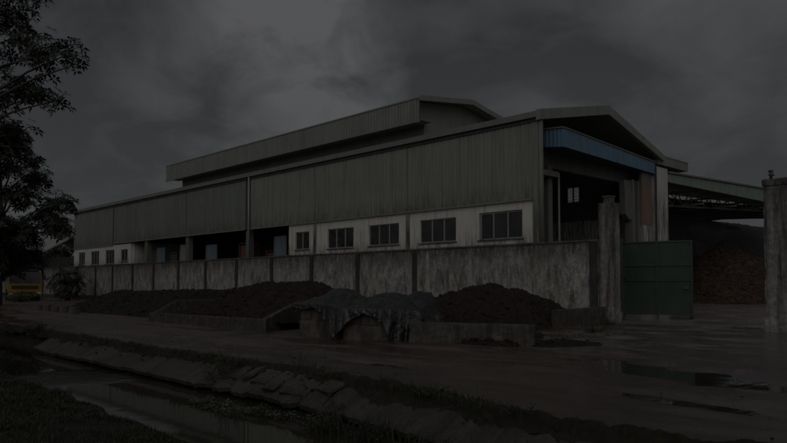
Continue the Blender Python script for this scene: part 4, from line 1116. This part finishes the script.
weed(-10.2, 17.6, 0, .3, 16, 10, 'green weeds at the foot of the short low wall near the gate pillar', .09, .6, group='weeds near the gate')
weed(-11.6, 21.3, 0, .32, 18, 11, 'green weeds around the base of the left gate pillar', .09, .7, group='weeds near the gate')
weed(-8.7, 13.2, 0, .25, 12, 12, 'weeds at the right end of the low road wall', .07, .5, group='weeds near the gate')
weed(-6.0, edge(-6.0) + .1, 0, .16, 16, 18, 'low weed tuft on the right part of the road edge', .055, .45)
weed(-4.4, edge(-4.4) + .1, 0, .14, 14, 19, 'smallest weed tuft at the right end of the road edge', .05, .4)
weed(-6.9, 5.55, WZ, .24, 30, 20, 'dense dark weeds rising from the ditch left of the reeds', .075, .55, 'leaf_dark')
def floating(x, y, seed, label, n=70, sp=.5):
    r = random.Random(seed); t = thing('floating_plant', (x, y, WZ), label, 'water plant', 'floating plants in the ditch'); lf = MB()
    for i in range(n):
        q = sp * math.sqrt(r.random()); a = r.uniform(0, 6.28)
        p = Vector((x + 1.5 * q * math.cos(a), y + .6 * q * math.sin(a), WZ + .012 + .06 * r.random() ** 3))
        whorl(lf, p, Vector((r.uniform(-.4, .4), r.uniform(-.4, .4), 1)), .085 * r.uniform(.6, 1.2), 4, r, .06, .55)
    lf.build('leaves', 'floating', t); return t
floating(-9.35, 5.3, 1, 'left raft of pale floating water plants in the ditch', 60, .42)
floating(-8.45, 5.55, 2, 'middle raft of pale floating water plants with an upright shoot', 85, .4)
floating(-7.6, 5.75, 3, 'right raft of floating water plants near the smooth slab', 60, .4)
weed(-8.45, 5.5, WZ, .2, 5, 15, 'bright green shoot rising from the floating plants', .09, .12, group='weeds along the ditch edge')
def reeds(x, y, n, h, seed, label, sp=.35):
    r = random.Random(seed); mb = MB()
    for i in range(n):
        a = r.uniform(0, 6.28); q = sp * math.sqrt(r.random()); bx, by = x + 1.4 * q * math.cos(a), y + .6 * q * math.sin(a)
        hh = h * r.uniform(.45, 1); lx, ly = r.uniform(-.12, .12), r.uniform(-.12, .12); wd = r.uniform(.005, .011); an = r.uniform(0, 3.14); cx, cy = math.cos(an) * wd, math.sin(an) * wd
        z0 = WZ - .05; i0 = len(mb.v)
        for k in range(4):
            t = k / 3; w_ = 1 - t ** 2 * .95
            px, py, pz = bx + lx * t * t, by + ly * t * t, z0 + hh * t
            mb.v += [(px - cx * w_, py - cy * w_, pz), (px + cx * w_, py + cy * w_, pz)]
        for k in range(3): mb.f.append((i0 + 2 * k, i0 + 2 * k + 1, i0 + 2 * k + 3, i0 + 2 * k + 2))
    return tag(mb.build('reed_clump', 'grass'), label, 'reeds', 'reed clumps in the ditch')
reeds(-6.6, 5.35, 60, .42, 1, 'left clump of thin upright reeds in the ditch')
reeds(-5.8, 5.45, 60, .45, 2, 'middle clump of thin upright reeds by the smooth slab')
reeds(-5.0, 5.6, 70, .34, 3, 'right clump of low reeds at the water below the smooth slab')
weed(-6.2, 5.6, WZ, .2, 34, 16, 'low leafy weeds between the reed clumps', .07, .5, 'leaf_dark')
weed(-5.2, 5.7, WZ, .18, 34, 17, 'low leafy weeds at the foot of the long slab', .07, .6, 'leaf_dark')

nb = random.Random(31)
spots_ = [(-15.5, 3.4), (-13.2, 3.3), (-11.6, 3.1), (-10.2, 3.3), (-9.0, 3.0), (-12.6, 2.4), (-10.9, 2.0), (-9.6, 1.9), (-8.5, 2.2), (-14.4, 2.3)]
wds = 'farthest second third fourth fifth sixth seventh eighth ninth nearest'.split()
for i, (x, y) in enumerate(sorted(spots_, key=lambda q: -math.hypot(*q))):
    weed(x, y, near_z(x, y), nb.uniform(.1, .18), nb.randint(14, 26), 200 + i, 'low broadleaf weed in the near bank grass, %s from the viewer of its group' % wds[i] if i not in (0, 9) else 'low broadleaf weed in the near bank grass, %s of its group' % wds[i], .06, nb.uniform(.3, .5), 'leaf_dark' if i % 3 else 'weed', 'weeds in the near bank grass')

# grass on the near bank and along the road edge
def blades(spots, name, h, label=None):
    r = random.Random(9); mb = MB()
    for (x, y, z, k) in spots:
        hh = h * k * r.uniform(.5, 1.2); an = r.uniform(0, 6.28); wd = .006; lx, ly = math.cos(an) * hh * r.uniform(.1, .7), math.sin(an) * hh * r.uniform(.1, .7)
        cx, cy = -math.sin(an + .6) * wd, math.cos(an + .6) * wd; i0 = len(mb.v)
        mb.v += [(x - cx, y - cy, z - .02), (x + cx, y + cy, z - .02), (x + cx * .8 + lx * .35, y + cy * .8 + ly * .35, z + hh * .6), (x - cx * .8 + lx * .35, y - cy * .8 + ly * .35, z + hh * .6), (x + lx, y + ly, z + hh)]
        mb.f += [(i0, i0 + 1, i0 + 2, i0 + 3), (i0 + 3, i0 + 2, i0 + 4)]
    return tag(mb.build(name, 'grass', None, (0, 0, 0)), kind='stuff')
gr = random.Random(2); sp = []
while len(sp) < 42000:
    x = gr.uniform(-24, -2); y = near_edge(x) - gr.random() ** 1.3 * 6.5 - .05
    if math.hypot(x, y) < 3.5 or fbm(x * 1.1, y * 1.1, 3) < gr.uniform(-.6, .05): continue
    sp.append((x, y, near_z(x, y) if y > near_edge(x) - 3.5 else -.2, .6 + .7 * max(0, fbm(x * .7, y * .7) + .3)))
blades(sp, 'bank_grass', .085)
sp = []
while len(sp) < 5200:
    x = gr.uniform(-26, -2.5); d = gr.gauss(.0, .1); y = edge(x) + .1 + d
    if fbm(x * 1.3, 4.4, 2) + .4 * fbm(x * 5, y * 5) < gr.uniform(.0, .5): continue
    sp.append((x, y, .04, .3 + .7 * gr.random() ** 3))
while len(sp) < 6600:
    x = gr.uniform(-12.4, -8.2); y = gr.uniform(13.2, 22)
    if abs(x + 10.6 - (18 - y) * .25) > 1.2 or fbm(x * 1.5, y * 1.5, 12) < .1 + gr.uniform(-.1, .3): continue
    sp.append((x, y, .02, .4 + .5 * gr.random()))
blades(sp, 'roadside_grass', .09)
# pebbles and clods on the road
r = random.Random(6); mb = MB()
for i in range(1500):
    x = -26 * r.random() ** 1.2 + 1; y = edge(x) + .15 + r.random() * 6
    s_ = .008 + .02 * r.random() ** 3; z = road_z(x, y)
    ax = Vector((r.uniform(-1, 1), r.uniform(-1, 1), .2)).normalized() * s_; ay = ax.cross(Vector((0, 0, 1))) * r.uniform(.6, 1)
    i0 = len(mb.v); c = Vector((x, y, z + s_ * .2))
    mb.v += [tuple(c + q) for q in (ax, ay, -ax, -ay, Vector((0, 0, s_ * .7)), Vector((0, 0, -s_)))]
    mb.f += [(i0 + a, i0 + (a + 1) % 4 if True else 0, i0 + 4) for a in range(4)]
tag(mb.build('gravel', 'road', None, (0, 0, 0)), kind='stuff')
